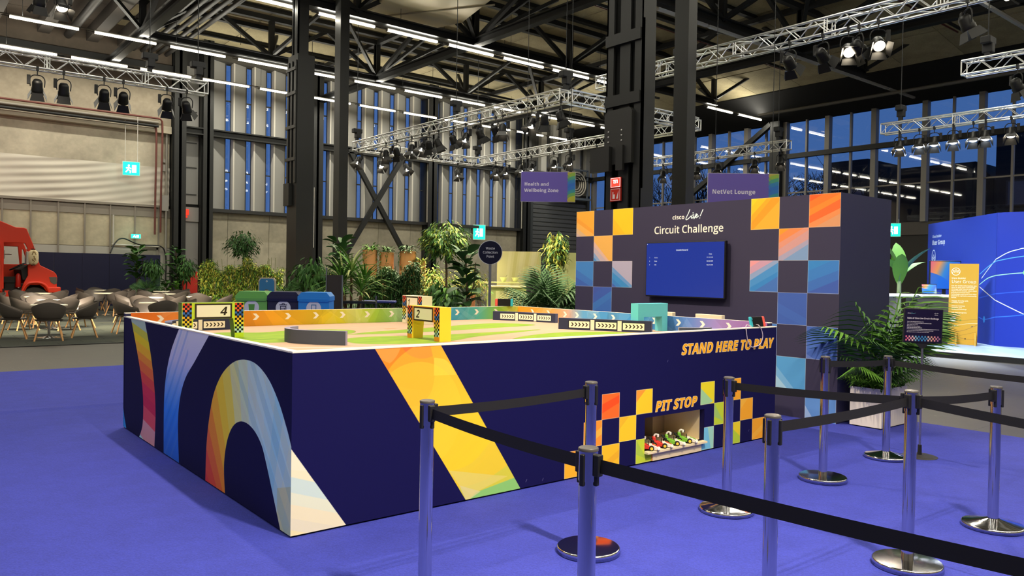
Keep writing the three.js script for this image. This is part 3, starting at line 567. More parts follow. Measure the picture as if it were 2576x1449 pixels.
// ================================================================ THE RACE ARENA
const AW = 5.0, AD = 3.983, AH = 1.089, FY = 0.958, AT = 0.05;
const NAVY = '#0f0d48', NAVY2 = '#0f0e44';
const matPrint = (t, r = 0.5) => new THREE.MeshPhysicalMaterial({ color: 0xffffff, roughness: r, map: t, specularIntensity: 0.35, side: THREE.DoubleSide });
const faceUV = (g, u0, v0, w, h, ax = 'x', flip = false) => { const p = g.attributes.position, uv = new Float32Array(p.count * 2); for (let i = 0; i < p.count; i++) { let a = (p['get' + ax.toUpperCase()](i) - u0) / w; if (flip) a = 1 - a; uv[2 * i] = a; uv[2 * i + 1] = (p.getY(i) - v0) / h; } g.setAttribute('uv', new THREE.BufferAttribute(uv, 2)); return g; };
const texFront = print(AW, AH, 409, (c) => {
  c.fillStyle = NAVY; c.fillRect(0, 0, AW, AH);
  // cream wedge at the corner
  c.save(); poly(c, [[0, 0.522], [0.364, 0], [0, 0]]); c.clip();
  c.fillStyle = '#f1ecc6'; c.fillRect(0, 0, 0.5, 0.6);
  for (const [y, k] of [[0.36, '#cfe3dc'], [0.27, '#e6ead0'], [0.2, '#f0e7c4'], [0.12, '#e9e2c6'], [0.05, '#f3e7b2']]) poly(c, [[0, y], [0.45, y - 0.16], [0.45, y - 0.3], [0, y - 0.09]], k);
  poly(c, [[0, 0.53], [0.2, 0.36], [0, 0.4]], '#f4efce');
  c.restore();
  // the slanting orange to yellow band
  c.save(); poly(c, [[0.533, AH], [1.026, AH], [1.748, 0], [1.262, 0]]); c.clip();
  c.fillStyle = grad(c, 0.8, AH, 1.5, 0, [[0, '#ff8a2e'], [0.3, '#ffb02e'], [0.5, '#ffc52b'], [0.78, '#fbd22a'], [1, '#f0cf3a']]); c.fillRect(0.4, 0, 1.5, AH);
  c.beginPath(); c.moveTo(0.4, 1.2); c.lineTo(0.95, 1.2); smooth(c, [[0.947, AH], [0.987, 0.93], [0.97, 0.8], [0.922, 0.729], [0.82, 0.64], [0.5, 0.45]], false); c.closePath(); c.save(); c.clip();
  c.fillStyle = grad(c, 0.75, AH, 0.75, 0.62, [[0, '#ff8428'], [1, '#ffa02c']]); c.fillRect(0.3, 0.3, 1, 0.9);
  c.fillStyle = 'rgba(255,158,70,0.9)'; c.beginPath(); c.arc(0.55, 1.14, 0.185, 0, 7); c.fill();
  c.fillStyle = 'rgba(255,112,58,0.75)'; c.beginPath(); c.ellipse(0.88, 1.1, 0.15, 0.1, -0.15, 0, 7); c.fill();
  for (const [y0, y1, k] of [[1.0, 0.875, 'rgba(255,140,36,0.9)'], [0.88, 0.785, 'rgba(255,150,40,0.9)'], [0.76, 0.7, 'rgba(255,164,48,0.9)']]) { c.beginPath(); smooth(c, [[0.5, y0 + 0.05], [0.75, y0 - 0.06], [1.0, y1]]); c.lineTo(1.0, 0.3); c.lineTo(0.5, 0.3); c.closePath(); c.fillStyle = k; c.fill(); }
  c.restore();
  c.fillStyle = 'rgba(255,205,80,0.75)'; c.beginPath(); c.moveTo(0.98, 1.0); smooth(c, [[0.98, 1.0], [1.06, 0.985], [1.12, 0.94]], false); c.lineTo(1.16, 0.875); c.lineTo(0.98, 0.882); c.closePath(); c.fill();
  c.fillStyle = 'rgba(255,214,60,0.35)'; c.beginPath(); c.arc(0.85, 0.62, 0.36, 0, 7); c.fill();
  c.fillStyle = 'rgba(250,222,60,0.35)'; c.beginPath(); c.arc(1.02, 0.62, 0.5, 0, 7); c.fill();
  c.beginPath(); smooth(c, [[1.05, 0.22], [1.3, 0.26], [1.48, 0.41]]); c.lineTo(1.8, 0.3); c.lineTo(1.8, -0.1); c.lineTo(1.1, -0.1); c.closePath(); c.fillStyle = 'rgba(236,206,58,0.9)'; c.fill();
  c.beginPath(); smooth(c, [[1.1, 0.1], [1.4, 0.12], [1.62, 0.2]]); c.lineTo(1.8, 0.1); c.lineTo(1.8, -0.1); c.lineTo(1.1, -0.1); c.closePath(); c.fillStyle = 'rgba(214,208,72,0.95)'; c.fill();
  poly(c, [[1.11, 0.235], [1.48, 0.15], [1.62, 0.12], [1.3, 0.04], [1.2, 0.12]], 'rgba(228,212,112,0.8)');
  poly(c, [[1.26, 0], [1.34, 0.05], [1.69, 0.1], [1.8, 0.04], [1.75, 0]], '#8ecb74');
  poly(c, [[1.2, 0.12], [1.38, 0.05], [1.26, 0]], 'rgba(222,212,150,0.8)');
  c.restore();
  // pit stop checks
  const S = 0.2025, sq = (x, y, a, b, ray) => { c.save(); poly(c, [[x, y], [x + S, y], [x + S, y + S], [x, y + S]]); c.clip(); c.fillStyle = a; c.fillRect(x, y, S, S); poly(c, ray.map(([p, q]) => [x + p * S, y + q * S]), b); c.strokeStyle = 'rgba(255,244,190,0.85)'; c.lineWidth = 0.006; c.strokeRect(x, y, S, S); c.restore(); };
  const Y0 = 0.012, Y1 = 0.2185, Y2 = 0.42, r1 = [[0, 0.25], [1, 0.75], [1, 0.45], [0, 0]], r2 = [[0, 0.5], [0.6, 1], [0, 1]], r3 = [[0, 1], [0, 0.4], [1, 0], [0.7, 0.1]];
  sq(2.172, Y0, '#ffb82e', '#ff9f30', r2); sq(2.37, Y1, '#ff9a34', '#ffb944', r1); sq(2.566, Y2, '#ff6f2a', '#ff5420', [[0, 0.25], [0, 0.6], [1, 0.9], [1, 0.6]]); sq(2.574, Y0, '#ffc62c', '#f6b62c', r1);
  sq(2.769, Y1, '#ffd22c', '#f7c02c', r2); sq(2.967, Y2, '#ffd52c', '#ffa238', r2); sq(2.973, Y0, '#c9dc3c', '#b3d04a', r3);
  sq(3.817, Y2, '#f4e22c', '#a8d8a0', [[0, 0], [0, 0.75], [0.9, 0.1], [0.6, 0]]); sq(4.019, Y1, '#c4da3a', '#a7cf6a', r3); sq(3.817, Y0, '#78c6e6', '#a4dac6', [[0.55, 1], [1, 1], [1, 0], [0.8, 0]]);
  sq(4.222, Y2, '#ffb02c', '#ffa02e', r1); sq(4.42, Y1, '#ffb02e', '#ffbe40', r2); sq(4.224, Y0, '#bcd63e', '#f3d92e', [[0, 1], [1, 1], [1, 0.3]]); sq(4.619, Y0, '#ffae2e', '#ffba40', r1);
  poly(c, [[3.05, 0], [3.05, 0.012], [5, 0.012], [5, 0]], NAVY);
  const gold = (y) => grad(c, 0, 0, 0, -100, [[0, '#ffd98a'], [0.5, '#ffb52e'], [1, '#ffc43c']]);
  txt(c, 'STAND HERE TO PLAY', 3.535, 0.884, 0.09, { w: 1.4, skew: 0.22, fill: '#ffbf3d', stroke: '#ffe6ac', lw: 8 });
  txt(c, 'STAND HERE TO PLAY', 3.535, 0.884, 0.09, { w: 1.4, skew: 0.22, fill: '#ffb21f', stroke: '#ffb21f', lw: 1 });
  txt(c, 'PIT STOP', 3.2, 0.422, 0.084, { w: 0.56, skew: 0.24, fill: '#ffbf3d', stroke: '#ffe6ac', lw: 8 });
  txt(c, 'PIT STOP', 3.2, 0.422, 0.084, { w: 0.56, skew: 0.24, fill: '#ffb21f', stroke: '#ffb21f', lw: 1 });
  c.strokeStyle = 'rgba(190,190,220,0.5)'; c.lineWidth = 0.004; for (const [x, y] of [[1.79, 0.05], [1.95, 0.035], [4.56, 0.1], [3.35, 0.83]]) { c.beginPath(); c.moveTo(x, y); c.lineTo(x + 0.012, y + 0.02); c.stroke(); }
});
const texLeft = print(AD, AH, 500, (c) => {                    // 0 is the far end, AD the near corner
  const Z = (z) => z + AD, PT = (a) => a.map(([z, y]) => [Z(z), y]);
  c.fillStyle = NAVY2; c.fillRect(0, 0, AD, AH);
  poly(c, PT([[-3.983, 0], [-3.983, 0.19], [-3.93, 0.1], [-3.85, 0]]), '#3aa6ff');
  // narrow stripe: green, yellow, orange, crimson, rose
  c.save(); c.beginPath(); smooth(c, PT([[-3.715, AH], [-3.49, 0.805], [-3.315, 0.547], [-3.249, 0.348], [-3.267, 0.138], [-3.39, 0]])); smooth(c, PT([[-2.874, 0], [-2.845, 0.297], [-2.891, 0.535], [-3.011, 0.799], [-3.22, AH]]), false); c.closePath(); c.clip();
  let yp = 1.15;
  for (const [y, k] of [[1.0, '#b8d2c6'], [0.93, '#d6d450'], [0.86, '#f8dc30'], [0.78, '#ffc436'], [0.71, '#fa9a3e'], [0.62, '#f47644'], [0.53, '#ea5050'], [0.43, '#e03a5e'], [0.33, '#d8325e'], [0.2, '#ea5870'], [-0.1, '#e4a4b6']]) { c.beginPath(); smooth(c, PT([[-3.8, yp + 0.05], [-3.35, yp - 0.005], [-2.7, yp - 0.09]])); smooth(c, PT([[-2.7, y - 0.09], [-3.35, y - 0.005], [-3.8, y + 0.05]]), false); c.closePath(); c.fillStyle = k; c.fill(); yp = y + 0.012; }
  poly(c, PT([[-3.42, 0.06], [-3.2, 0], [-3.42, 0]]), '#b0ecff');
  c.restore();
  // tall V: lilac to deep blue rays
  c.save(); c.beginPath(); smooth(c, PT([[-2.181, AH], [-2.405, 0.883], [-2.539, 0.666], [-2.593, 0.424], [-2.591, 0]])); smooth(c, PT([[-2.16, 0], [-2.196, 0.31], [-2.155, 0.513], [-2.023, 0.696], [-1.768, 0.871], [-1.45, AH]]), false); c.closePath(); c.clip();
  c.fillStyle = grad(c, 0, AH, 0, 0, [[0, '#e4e6fa'], [0.25, '#ccd0fc'], [0.45, '#74a8ff'], [0.65, '#3088ff'], [1, '#2c6ce4']]); c.fillRect(1, 0, 2, AH);
  for (let i = 0; i < 15; i++) { const y = -0.25 + i * 0.085; poly(c, PT([[-2.62, y], [-1.95, y + 0.72], [-1.95, y + 0.77], [-2.62, y + 0.045]]), i % 2 ? 'rgba(40,110,215,0.22)' : 'rgba(190,196,225,0.10)'); }
  c.restore();
  // the arch
  c.save(); c.beginPath(); smooth(c, PT([[-1.517, 0], [-1.489, 0.321], [-1.382, 0.618], [-1.221, 0.8], [-1.014, 0.914], [-0.801, 0.966], [-0.57, 0.964], [-0.366, 0.897], [-0.2, 0.779], [-0.067, 0.631], [0, 0.535]])); c.lineTo(Z(0), 0); c.lineTo(Z(-0.139), 0); smooth(c, PT([[-0.139, 0], [-0.366, 0.354], [-0.468, 0.477], [-0.618, 0.547], [-0.79, 0.559], [-0.951, 0.504], [-1.067, 0.383], [-1.125, 0.201], [-1.098, 0]]), false); c.closePath(); c.clip();
  c.fillStyle = '#d2f4f6'; c.fillRect(2, 0, 2, AH);
  const cols = ['#e44450', '#ea564a', '#f07244', '#f8963c', '#ffbe3c', '#ffdc42', '#fae660', '#ecf0a6', '#dcf2d0', '#d2f0ec', '#d0f4f8', '#c4f2ff', '#aeeaff', '#caf4fc', '#d8f8f2', '#c4f2fe', '#def8ee', '#d2f2f0', '#e6fade', '#f6fcce', '#fffcc0', '#fffab2'];
  const O = [-0.55, -0.75];                                   // rays fan out from below
  cols.forEach((k, i) => { const a0 = PI - 0.62 - i * 0.0955, a1 = a0 - 0.1, L = 3; poly(c, [[Z(O[0]), O[1]], [Z(O[0]) + L * Math.cos(a0), O[1] + L * Math.sin(a0)], [Z(O[0]) + L * Math.cos(a1), O[1] + L * Math.sin(a1)]], k); });
  c.fillStyle = 'rgba(225,214,130,0.55)'; c.beginPath(); smooth(c, PT([[-0.2, 0.25], [0, 0.3]])); c.lineTo(Z(0), 0); c.lineTo(Z(-0.2), 0); c.closePath(); c.fill();
  for (let i = 0; i < 6; i++) poly(c, PT([[-1.2 + i * 0.17, 1.0], [-1.13 + i * 0.17, 1.0], [-0.05 + i * 0.12, 0], [-0.2 + i * 0.12, 0]]), i % 2 ? 'rgba(120,180,205,0.25)' : 'rgba(215,220,190,0.25)');
  c.restore();
});
function bandPrint(w, h, stops, chev, dir = 1) {
  return print(w, h, 400, (c) => {
    c.fillStyle = grad(c, 0, 0, w, 0, stops); c.fillRect(0, 0, w, h);
    for (let i = 0; i < w * 7; i++) { const x = rnd() * w, s = rr(0.05, 0.3); poly(c, [[x, 0], [x + s, 0], [x + s + rr(-0.3, 0.3), h], [x + rr(-0.3, 0.3), h]], rnd() < 0.5 ? 'rgba(255,255,255,0.09)' : 'rgba(0,0,0,0.05)'); }
    for (const x of chev) poly(c, [[x - 0.035 * dir, 0.065], [x + 0.003 * dir, 0.065], [x + 0.038 * dir, 0.1], [x + 0.003 * dir, 0.135], [x - 0.035 * dir, 0.135], [x, 0.1]], '#f4efdf');
  });
}
const arena = thing('race_arena', 'large navy boxed race track with rainbow graphics and white rim', 'race track', [0, 0, 0]);
{
  const mN = mat(NAVY, 0.5), mRim = mat('#f6efdc', 0.55);
  const open = [[3.079, 0.1], [3.876, 0.1], [3.876, 0.382], [3.079, 0.382]];
  const front = obj('front_panel', ext([[0.003, 0.012], [AW, 0.012], [AW, AH - 0.01], [0.003, AH - 0.01]], AT - 0.003, [open]).translate(0, 0, -AT), mN, arena);
  obj('graphic', faceUV(new THREE.ShapeGeometry(shapeOf([[0, 0.012], [AW, 0.012], [AW, AH - 0.01], [0, AH - 0.01]], [open])), 0, 0, AW, AH), matPrint(texFront, 0.7), front);
  const left = obj('left_panel', b2(0.002, AT, 0.012, AH - 0.01, -AD, -0.052), mN, arena);
  const gl = new THREE.PlaneGeometry(AD, AH - 0.022).rotateY(-PI / 2).translate(0, (AH + 0.002) / 2, -AD / 2);
  obj('graphic', faceUV(gl, -AD, 0, AD, AH, 'z'), matPrint(texLeft, 0.7), left);
  obj('back_panel', b2(0, AW, 0.012, 1.115, -AD, -AD + AT), mN, arena);
  obj('right_panel', b2(AW - AT, AW, 0.012, 1.115, -AD, 0 - AT), mN, arena);
  for (const g of [b2(0, AW, AH - 0.01, AH, -AT, 0.002), b2(-0.002, AT, AH - 0.01, AH, -AD, -AT), b2(0, AW, 1.115, 1.123, -AD, -AD + AT), b2(AW - AT, AW, 1.115, 1.123, -AD + AT, -AT)]) obj('rim', g, mRim, arena);
  obj('plinth', b2(0.03, AW - 0.03, -0.004, 0.014, -AD + 0.03, -0.03), black, arena);
  // printed inner faces
  const tb = bandPrint(4.9, 0.165, [[0, '#e9762c'], [0.22, '#f29a2c'], [0.36, '#f3c22c'], [0.46, '#d8cf32'], [0.55, '#a6ce48'], [0.66, '#7dc394'], [0.76, '#4aa6cc'], [0.86, '#58b7a8'], [0.94, '#9acb3e'], [1, '#c9d838']], [0.27, 0.6, 0.92, 1.24, 1.6, 1.93, 2.26, 2.58, 2.91, 3.24, 3.56, 3.88, 4.19, 4.51]);
  const gb = new THREE.PlaneGeometry(4.9, 0.165).translate(2.5, FY + 0.0825, -AD + AT + 0.002); obj('graphic_band', gb, matPrint(tb), arena);
  const tr = bandPrint(3.86, 0.165, [[0, '#f7a02c'], [0.18, '#f0a04c'], [0.26, '#cfa58e'], [0.33, '#4f96cc'], [0.6, '#3f8ecb'], [0.75, '#5b7fc4'], [0.86, '#a687c4'], [1, '#b070b4']], [0.3, 0.62, 0.94, 1.16, 1.48, 1.78, 2.1, 2.42, 2.76, 3.08, 3.41]);
  obj('graphic_band', new THREE.PlaneGeometry(3.86, 0.165).rotateY(-PI / 2).translate(AW - AT - 0.002, FY + 0.0825, -AD / 2 - 0.01), matPrint(tr), arena);
  // printed track
  const tf = print(4.9, 3.88, 400, (c) => {
    const P = (a) => a.map(([x, z]) => [x - 0.05, -z - 0.05]);   // canvas y grows with distance
    c.fillStyle = '#c2a287'; c.fillRect(0, 0, 5, 4);
    for (let i = 0; i < 900; i++) { c.fillStyle = rnd() < 0.5 ? 'rgba(190,150,120,0.10)' : 'rgba(255,240,215,0.12)'; c.beginPath(); c.ellipse(rnd() * 5, rnd() * 4, rr(0.02, 0.15), rr(0.005, 0.02), 0, 0, 7); c.fill(); }
    const lawn = (pts) => {
      c.save(); c.beginPath(); smooth(c, P(pts)); c.closePath(); c.strokeStyle = '#8f8a4a'; c.lineWidth = 0.02; c.stroke(); c.fillStyle = '#87a52e'; c.fill(); c.clip();
      for (let i = 0; i < 900; i++) { c.fillStyle = rnd() < 0.5 ? 'rgba(178,190,52,0.28)' : 'rgba(84,128,34,0.28)'; c.beginPath(); c.ellipse(rnd() * 5, rnd() * 4, rr(0.03, 0.2), rr(0.01, 0.03), rr(-0.2, 0.2), 0, 7); c.fill(); }
      c.restore();
    };
    lawn([[0.35, -3.05], [0.7, -3.2], [1.0, -3.05], [1.5, -3.2], [1.9, -3.0], [1.75, -2.6], [1.35, -2.35], [1.0, -2.0], [0.6, -2.0], [0.35, -2.4], [0.35, -3.05]]);
    lawn([[1.6, -2.42], [1.93, -2.62], [2.29, -2.72], [3.0, -2.95], [3.83, -3.2], [4.2, -3.0], [4.18, -2.7], [3.49, -2.55], [2.73, -2.42], [1.99, -2.38], [1.6, -2.42]]);
    lawn([[1.28, -1.9], [1.28, -1.5], [1.76, -1.3], [2.13, -1.42], [2.62, -1.7], [3.3, -1.92], [3.75, -2.12], [3.0, -2.05], [2.34, -2.02], [1.6, -2.12], [1.28, -1.9]]);
    lawn([[2.6, -1.2], [3.0, -1.48], [3.58, -1.68], [4.0, -1.62], [4.3, -1.4], [4.3, -0.8], [3.6, -0.6], [2.9, -0.75], [2.6, -1.2]]);
    poly(c, P([[0, -0.02], [5, -0.02], [5, -0.7], [2.5, -0.55], [0, -1.4]]), '#5a545c');
    c.strokeStyle = '#e9dfe2'; c.lineWidth = 0.02; c.beginPath(); smooth(c, P([[0, -2.1], [0.5, -1.6], [1.3, -1.15], [2.5, -0.6], [5, -0.7]])); c.stroke();
    poly(c, P([[2.28, -2.95], [2.42, -2.95], [2.44, -2.9], [2.3, -2.88]]), '#e8874a');
  });
  tf.flipY = true;
  const gf = new THREE.PlaneGeometry(4.9, 3.88).rotateX(-PI / 2).translate(2.5, FY, -AD / 2);
  const tfm = matPrint(tf, 0.7); tf.wrapT = THREE.RepeatWrapping; 
  obj('track_print', gf, tfm, arena);
  obj('track_bed', b2(AT, AW - AT, FY - 0.03, FY - 0.002, -AD + AT, -AT), white, arena);
  // the pit shelf behind the opening
  const mC = mat('#f2dfb6', 0.6);
  obj('pit_shelf', b2(3.079, 3.876, 0.083, 0.1, -0.62, 0.04), mC, arena);
  obj('pit_front', b2(3.174, 3.827, 0.013, 0.083, -0.05, 0.012), mC, arena);
  obj('pit_edge', [b2(3.166, 3.174, 0.013, 0.083, -0.05, 0.005), b2(3.827, 3.836, 0.013, 0.083, -0.05, 0.005)], mat('#f0a04c', 0.6), arena);
  obj('pit_side', b2(3.876, 3.89, 0.1, 0.5, -0.62, -AT), mC, arena);
  obj('pit_top', bx(0.5, 0.012, 0.56, 3.64, 0.44, -0.345, -0.2, 0, 0), mC, arena);
  obj('pit_back', b2(2.9, 3.9, 0.1, 0.6, -0.66, -0.64), black, arena);
  obj('carton', [bx(0.34, 0.3, 0.2, 3.75, 0.24, -0.52, 0, 0.3, 0)], mat('#b9a78c', 0.7), arena);
}
// ---- gates on the track
const chequer = (bg, from) => canvas(64, 256, (c, w, h) => { const cols = ['#e8442c', '#f06a3c', '#3d72c4', '#2f56a8', '#f0b42c', '#f6d83a', '#cfe06a', '#bfe4da', '#d8eee8', '#e9f2ef']; c.fillStyle = bg; c.fillRect(0, 0, w, h); for (let j = 0; j < 16; j++) for (let i = 0; i < 4; i++) { c.fillStyle = (i + j) % 2 ? '#141a1e' : cols[Math.min(9, Math.floor((j + (i === 1 ? -1 : 0)) * 0.62 + 0.4)) ] ?? cols[0]; if (j < 14) c.fillRect(i * 16, j * 16, 16, 16); } });
function gateSign(n) { return canvas(256, 112, (c) => { c.fillStyle = '#3a3226'; c.fillRect(0, 0, 256, 112); c.fillStyle = '#fbf3d6'; c.fillRect(12, 12, 232, 88); c.fillStyle = '#33291c'; c.font = 'bold 88px sans-serif'; c.save(); c.transform(1, 0, -0.2, 1, 20, 0); c.fillText(n, n === '4' ? 168 : 28, 88); c.restore(); }); }
function gate(n, label, p, ry, col, side, w = 0.53, h = 0.312, dep = 0.1) {
  const t = thing('track_gate', label, 'gate', p, ry, 'numbered gates on the track');
  const leg = 0.095, dropY = h * 0.55;
  obj('arch', ext([[-w / 2, 0], [-w / 2 + leg * 0.8, 0], [-w / 2 + leg, dropY], [w / 2 - leg, dropY], [w / 2 - leg * 0.8, 0], [w / 2, 0], [w / 2, h], [-w / 2, h]], dep).translate(0, 0, -dep), [mat(col, 0.55), mat(side, 0.55)], t);
  const tc = chequer(col);
  for (const s of [-1, 1]) obj('chequer_strip', new THREE.PlaneGeometry(leg * 0.8, h * 0.97).translate(s * (w / 2 - leg * 0.45), h / 2, 0.0015), matPrint(tc), t);
  obj('number_board', new THREE.PlaneGeometry(w * 0.6, h * 0.42).translate(0, h * 0.765, 0.002), matPrint(gateSign(n)), t);
}
gate('4', 'lime green gate numbered 4 on the race track', [0.405, FY, -2.6], 0, '#c6e02c', '#5d7f3a');
gate('2', 'orange and yellow gate numbered 2 near the arena front', [1.93, FY, -1.62], -PI / 2, '#f59a2c', '#f8d22c', 0.53, 0.3, 0.12);
gate('1', 'cream gate numbered 1 behind the orange gate', [3.0, FY, -3.53], -PI / 2, '#f4eccb', '#ece4c0', 0.43, 0.33, 0.14);
{
  const t = thing('track_gate', 'plain turquoise arch on the race track before the screen', 'gate', [4.675, FY, -1.3], 0, 'numbered gates on the track');
  const w = 0.48, h = 0.305;
  obj('arch', ext([[-w / 2, 0], [-w / 2 + 0.08, 0], [-w / 2 + 0.09, 0.165], [w / 2 - 0.09, 0.165], [w / 2 - 0.08, 0], [w / 2, 0], [w / 2, h], [-w / 2, h]], 0.1, [], 0.003).translate(0, 0, -0.1), mat('#62c5cf', 0.55), t);
}
// ---- foam track barriers with arrow boards
const texArrow = canvas(1024, 128, (c, w, h) => {
  c.fillStyle = '#34384f'; c.fillRect(0, 0, w, h);
  for (let k = 0; k < 3; k++) { const x = 120 + k * 300; c.fillStyle = '#23242c'; c.fillRect(x - 8, 22, 246, 90); c.fillStyle = '#f4ecd0'; c.fillRect(x, 30, 230, 74); c.fillStyle = '#3b3024'; for (let i = 0; i < 5; i++) { const a = x + 22 + i * 40; c.beginPath(); c.moveTo(a, 46); c.lineTo(a + 15, 46); c.lineTo(a + 33, 67); c.lineTo(a + 15, 88); c.lineTo(a, 88); c.lineTo(a + 18, 67); c.closePath(); c.fill(); } if (k < 2) { c.fillStyle = '#efe6cb'; c.fillRect(x + 242, 10, 44, 112); } }
});
function barrier(label, pts, h, t0, printed, color) {
  const t = thing('track_barrier', label, 'barrier', [0, FY, 0], 0, 'foam barriers on the track');
  const cv = new THREE.CatmullRomCurve3(pts.map(([x, z]) => V(x, 0, z))), n = 28, pos = [], uv = [], idx = [];
  const P = cv.getSpacedPoints(n), A = [], B = [];
  for (let i = 0; i <= n; i++) { const a = P[Math.max(0, i - 1)], b = P[Math.min(n, i + 1)], d = b.clone().sub(a).normalize(); A.push(P[i].clone()); B.push(P[i].clone().add(V(d.z, 0, -d.x).multiplyScalar(t0))); }
  const quad = (a, b, c2, d, us) => { const k = pos.length / 3; for (const q of [a, b, c2, d]) pos.push(q.x, q.y, q.z); uv.push(...us); idx.push(k, k + 1, k + 2, k, k + 2, k + 3); };
  const up = (p) => p.clone().setY(h), geo = () => { const g = new THREE.BufferGeometry(); g.setAttribute('position', new THREE.Float32BufferAttribute(pos, 3)); g.setAttribute('uv', new THREE.Float32BufferAttribute(uv, 2)); g.setIndex([...idx]); g.computeVertexNormals(); pos.length = uv.length = idx.length = 0; return g; };
  for (let i = 0; i < n; i++) quad(A[i], A[i + 1], up(A[i + 1]), up(A[i]), [i / n, 0, (i + 1) / n, 0, (i + 1) / n, 1, i / n, 1]);
  const face = geo();
  const z8 = [0, 0, 0, 0, 0, 0, 0, 0];
  for (let i = 0; i < n; i++) { quad(up(A[i]), up(A[i + 1]), up(B[i + 1]), up(B[i]), z8); quad(B[i + 1], B[i], up(B[i]), up(B[i + 1]), z8); }
  quad(A[0], B[0], up(B[0]), up(A[0]), z8); quad(A[n], B[n], up(B[n]), up(A[n]), z8);
  obj('block', geo(), mat(color, 0.7), t);
  obj('face', face, printed ? matPrint(texArrow, 0.6) : mat('#4c525e', 0.7), t);
}
barrier('arrow barrier in the far right corner of the track', [[4.38, -3.76], [4.5, -3.5], [4.62, -3.2], [4.7, -2.9]], 0.115, 0.06, true, '#55597a');
barrier('arrow barrier in the middle of the right side of the track', [[4.0, -2.08], [4.16, -1.8], [4.32, -1.5], [4.5, -1.17]], 0.125, 0.06, true, '#55597a');
barrier('arrow barrier in the far left corner behind the green gate', [[0.2, -3.1], [0.3, -3.38], [0.52, -3.52], [0.9, -3.56]], 0.115, 0.06, true, '#55597a');
barrier('plain curved dark grey barrier near the arena front', [[0.98, -2.24], [0.84, -2.1], [0.79, -1.9], [0.86, -1.7], [1.08, -1.45]], 0.115, 0.045, false, '#958da8');
barrier('small grey barrier piece by the right end of the front rim', [[4.4, -0.72], [4.55, -0.6], [4.72, -0.56]], 0.09, 0.05, false, '#8a8790');
// ---- consoles and cable
function console_(label, p, ry, tilt) {
  const t = thing('game_console', label, 'console', p, ry, 'handheld game consoles');
  const g = sub('unit', t); g.rotation.x = tilt;
  obj('screen', rbx(0.175, 0.1, 0.014, 0, 0.05, 0, 0.005), mat('#17181a', 0.25), g);
  obj('controller', [rbx(0.036, 0.102, 0.024, -0.105, 0.05, 0, 0.011, 3), cyl(0.008, 0.008, 0.01, -0.105, 0.075, 0.016, 10).rotateX(0)], mat('#2fb2c0', 0.45), g);
  obj('controller', [rbx(0.036, 0.102, 0.024, 0.105, 0.05, 0, 0.011, 3)], mat('#f0594c', 0.45), g);
  return t;
}
console_('blue and red handheld console lying on the front rim by the corner', [4.73, AH, -0.03], 0, -0.25);
console_('red edged handheld console standing at the far corner of the arena', [4.72, 1.124, -3.955], -0.75 + PI, 0.05);
tag(obj('charging_cable', tube([[4.6, 1.1, -0.02], [4.487, 1.11, 0.0], [4.475, 1.05, 0.012], [4.5, 0.97, 0.012], [4.55, 0.91, 0.012], [4.62, 0.905, 0.012], [4.71, 0.93, 0.012], [4.745, 0.985, 0.012], [4.73, 1.05, 0.012], [4.69, 1.108, 0.0], [4.7, 1.112, -0.04]], 0.0045, 60, 6), mat('#d9c9d2', 0.5)), 'white cable looping down over the lettering at the front right', 'cable');
// ---- toy karts on the pit shelf
function kart(label, x, col, hub) {
  const t = thing('toy_kart', label, 'toy kart', [x, 0.1005, -0.04], -PI / 2 + 0.78, 'toy karts on the pit shelf');
  const mc = mat(col, 0.35), mw = mat('#f6f0e2', 0.4), mt = mat('#1a1a1a', 0.7), mh = mat(hub, 0.4);
  obj('body', [ext([[-0.07, 0.016], [0.02, 0.012], [0.03, 0.03], [0.0, 0.036], [-0.03, 0.05], [-0.07, 0.045]], 0.06, [], 0.004).translate(0, 0, -0.03), rbx(0.03, 0.05, 0.05, -0.06, 0.065, 0, 0.01)], mc, t);
  obj('nose', [ext([[0.02, 0.012], [0.095, 0.008], [0.1, 0.018], [0.03, 0.045], [0.015, 0.042]], 0.052, [], 0.005).translate(0, 0, -0.026)], mw, t);
  obj('bonnet', bx(0.058, 0.004, 0.034, 0.062, 0.039, 0, 0, 0, -0.38), mc, t);
  obj('bumper', rbx(0.022, 0.016, 0.11, 0.09, 0.014, 0, 0.007), mw, t);
  obj('exhaust', [bar(V(-0.06, 0.05, -0.03), V(-0.1, 0.075, -0.036), 0.008, 8), bar(V(-0.06, 0.05, 0.03), V(-0.1, 0.075, 0.036), 0.008, 8)], mt, t);
  obj('steering_wheel', new THREE.TorusGeometry(0.014, 0.003, 6, 14).rotateY(PI / 2).translate(0.005, 0.06, 0), mt, t);
  obj('camera_stalk', [tube([[-0.055, 0.07, 0], [-0.058, 0.095, 0], [-0.046, 0.108, 0], [-0.03, 0.106, 0]], 0.008, 14, 8), rbx(0.018, 0.026, 0.026, -0.026, 0.098, 0, 0.006)], mw, t);
  obj('camera_lens', sph(0.009, -0.016, 0.096, 0, 8, 6), mt, t);
  for (const [wx, wz, r] of [[0.03, 0.048, 0.021], [0.03, -0.048, 0.021], [-0.06, 0.05, 0.024], [-0.06, -0.05, 0.024]]) { const w = obj('wheel', new THREE.CylinderGeometry(r, r, 0.022, 18).rotateX(PI / 2).translate(wx, r, wz), mt, t); obj('hub', new THREE.CylinderGeometry(r * 0.6, r * 0.6, 0.026, 14).rotateX(PI / 2).translate(wx, r, wz), mh, w); }
}
kart('red and white toy kart at the left end of the pit shelf', 3.165, '#e23a2a', '#f2d23a');
kart('red and white toy kart second from the left on the pit shelf', 3.335, '#e23a2a', '#f2d23a');
kart('green and white toy kart third from the left on the pit shelf', 3.5, '#7fc436', '#f2d23a');
kart('green and white toy kart at the right end of the pit shelf', 3.67, '#7fc436', '#f2d23a');
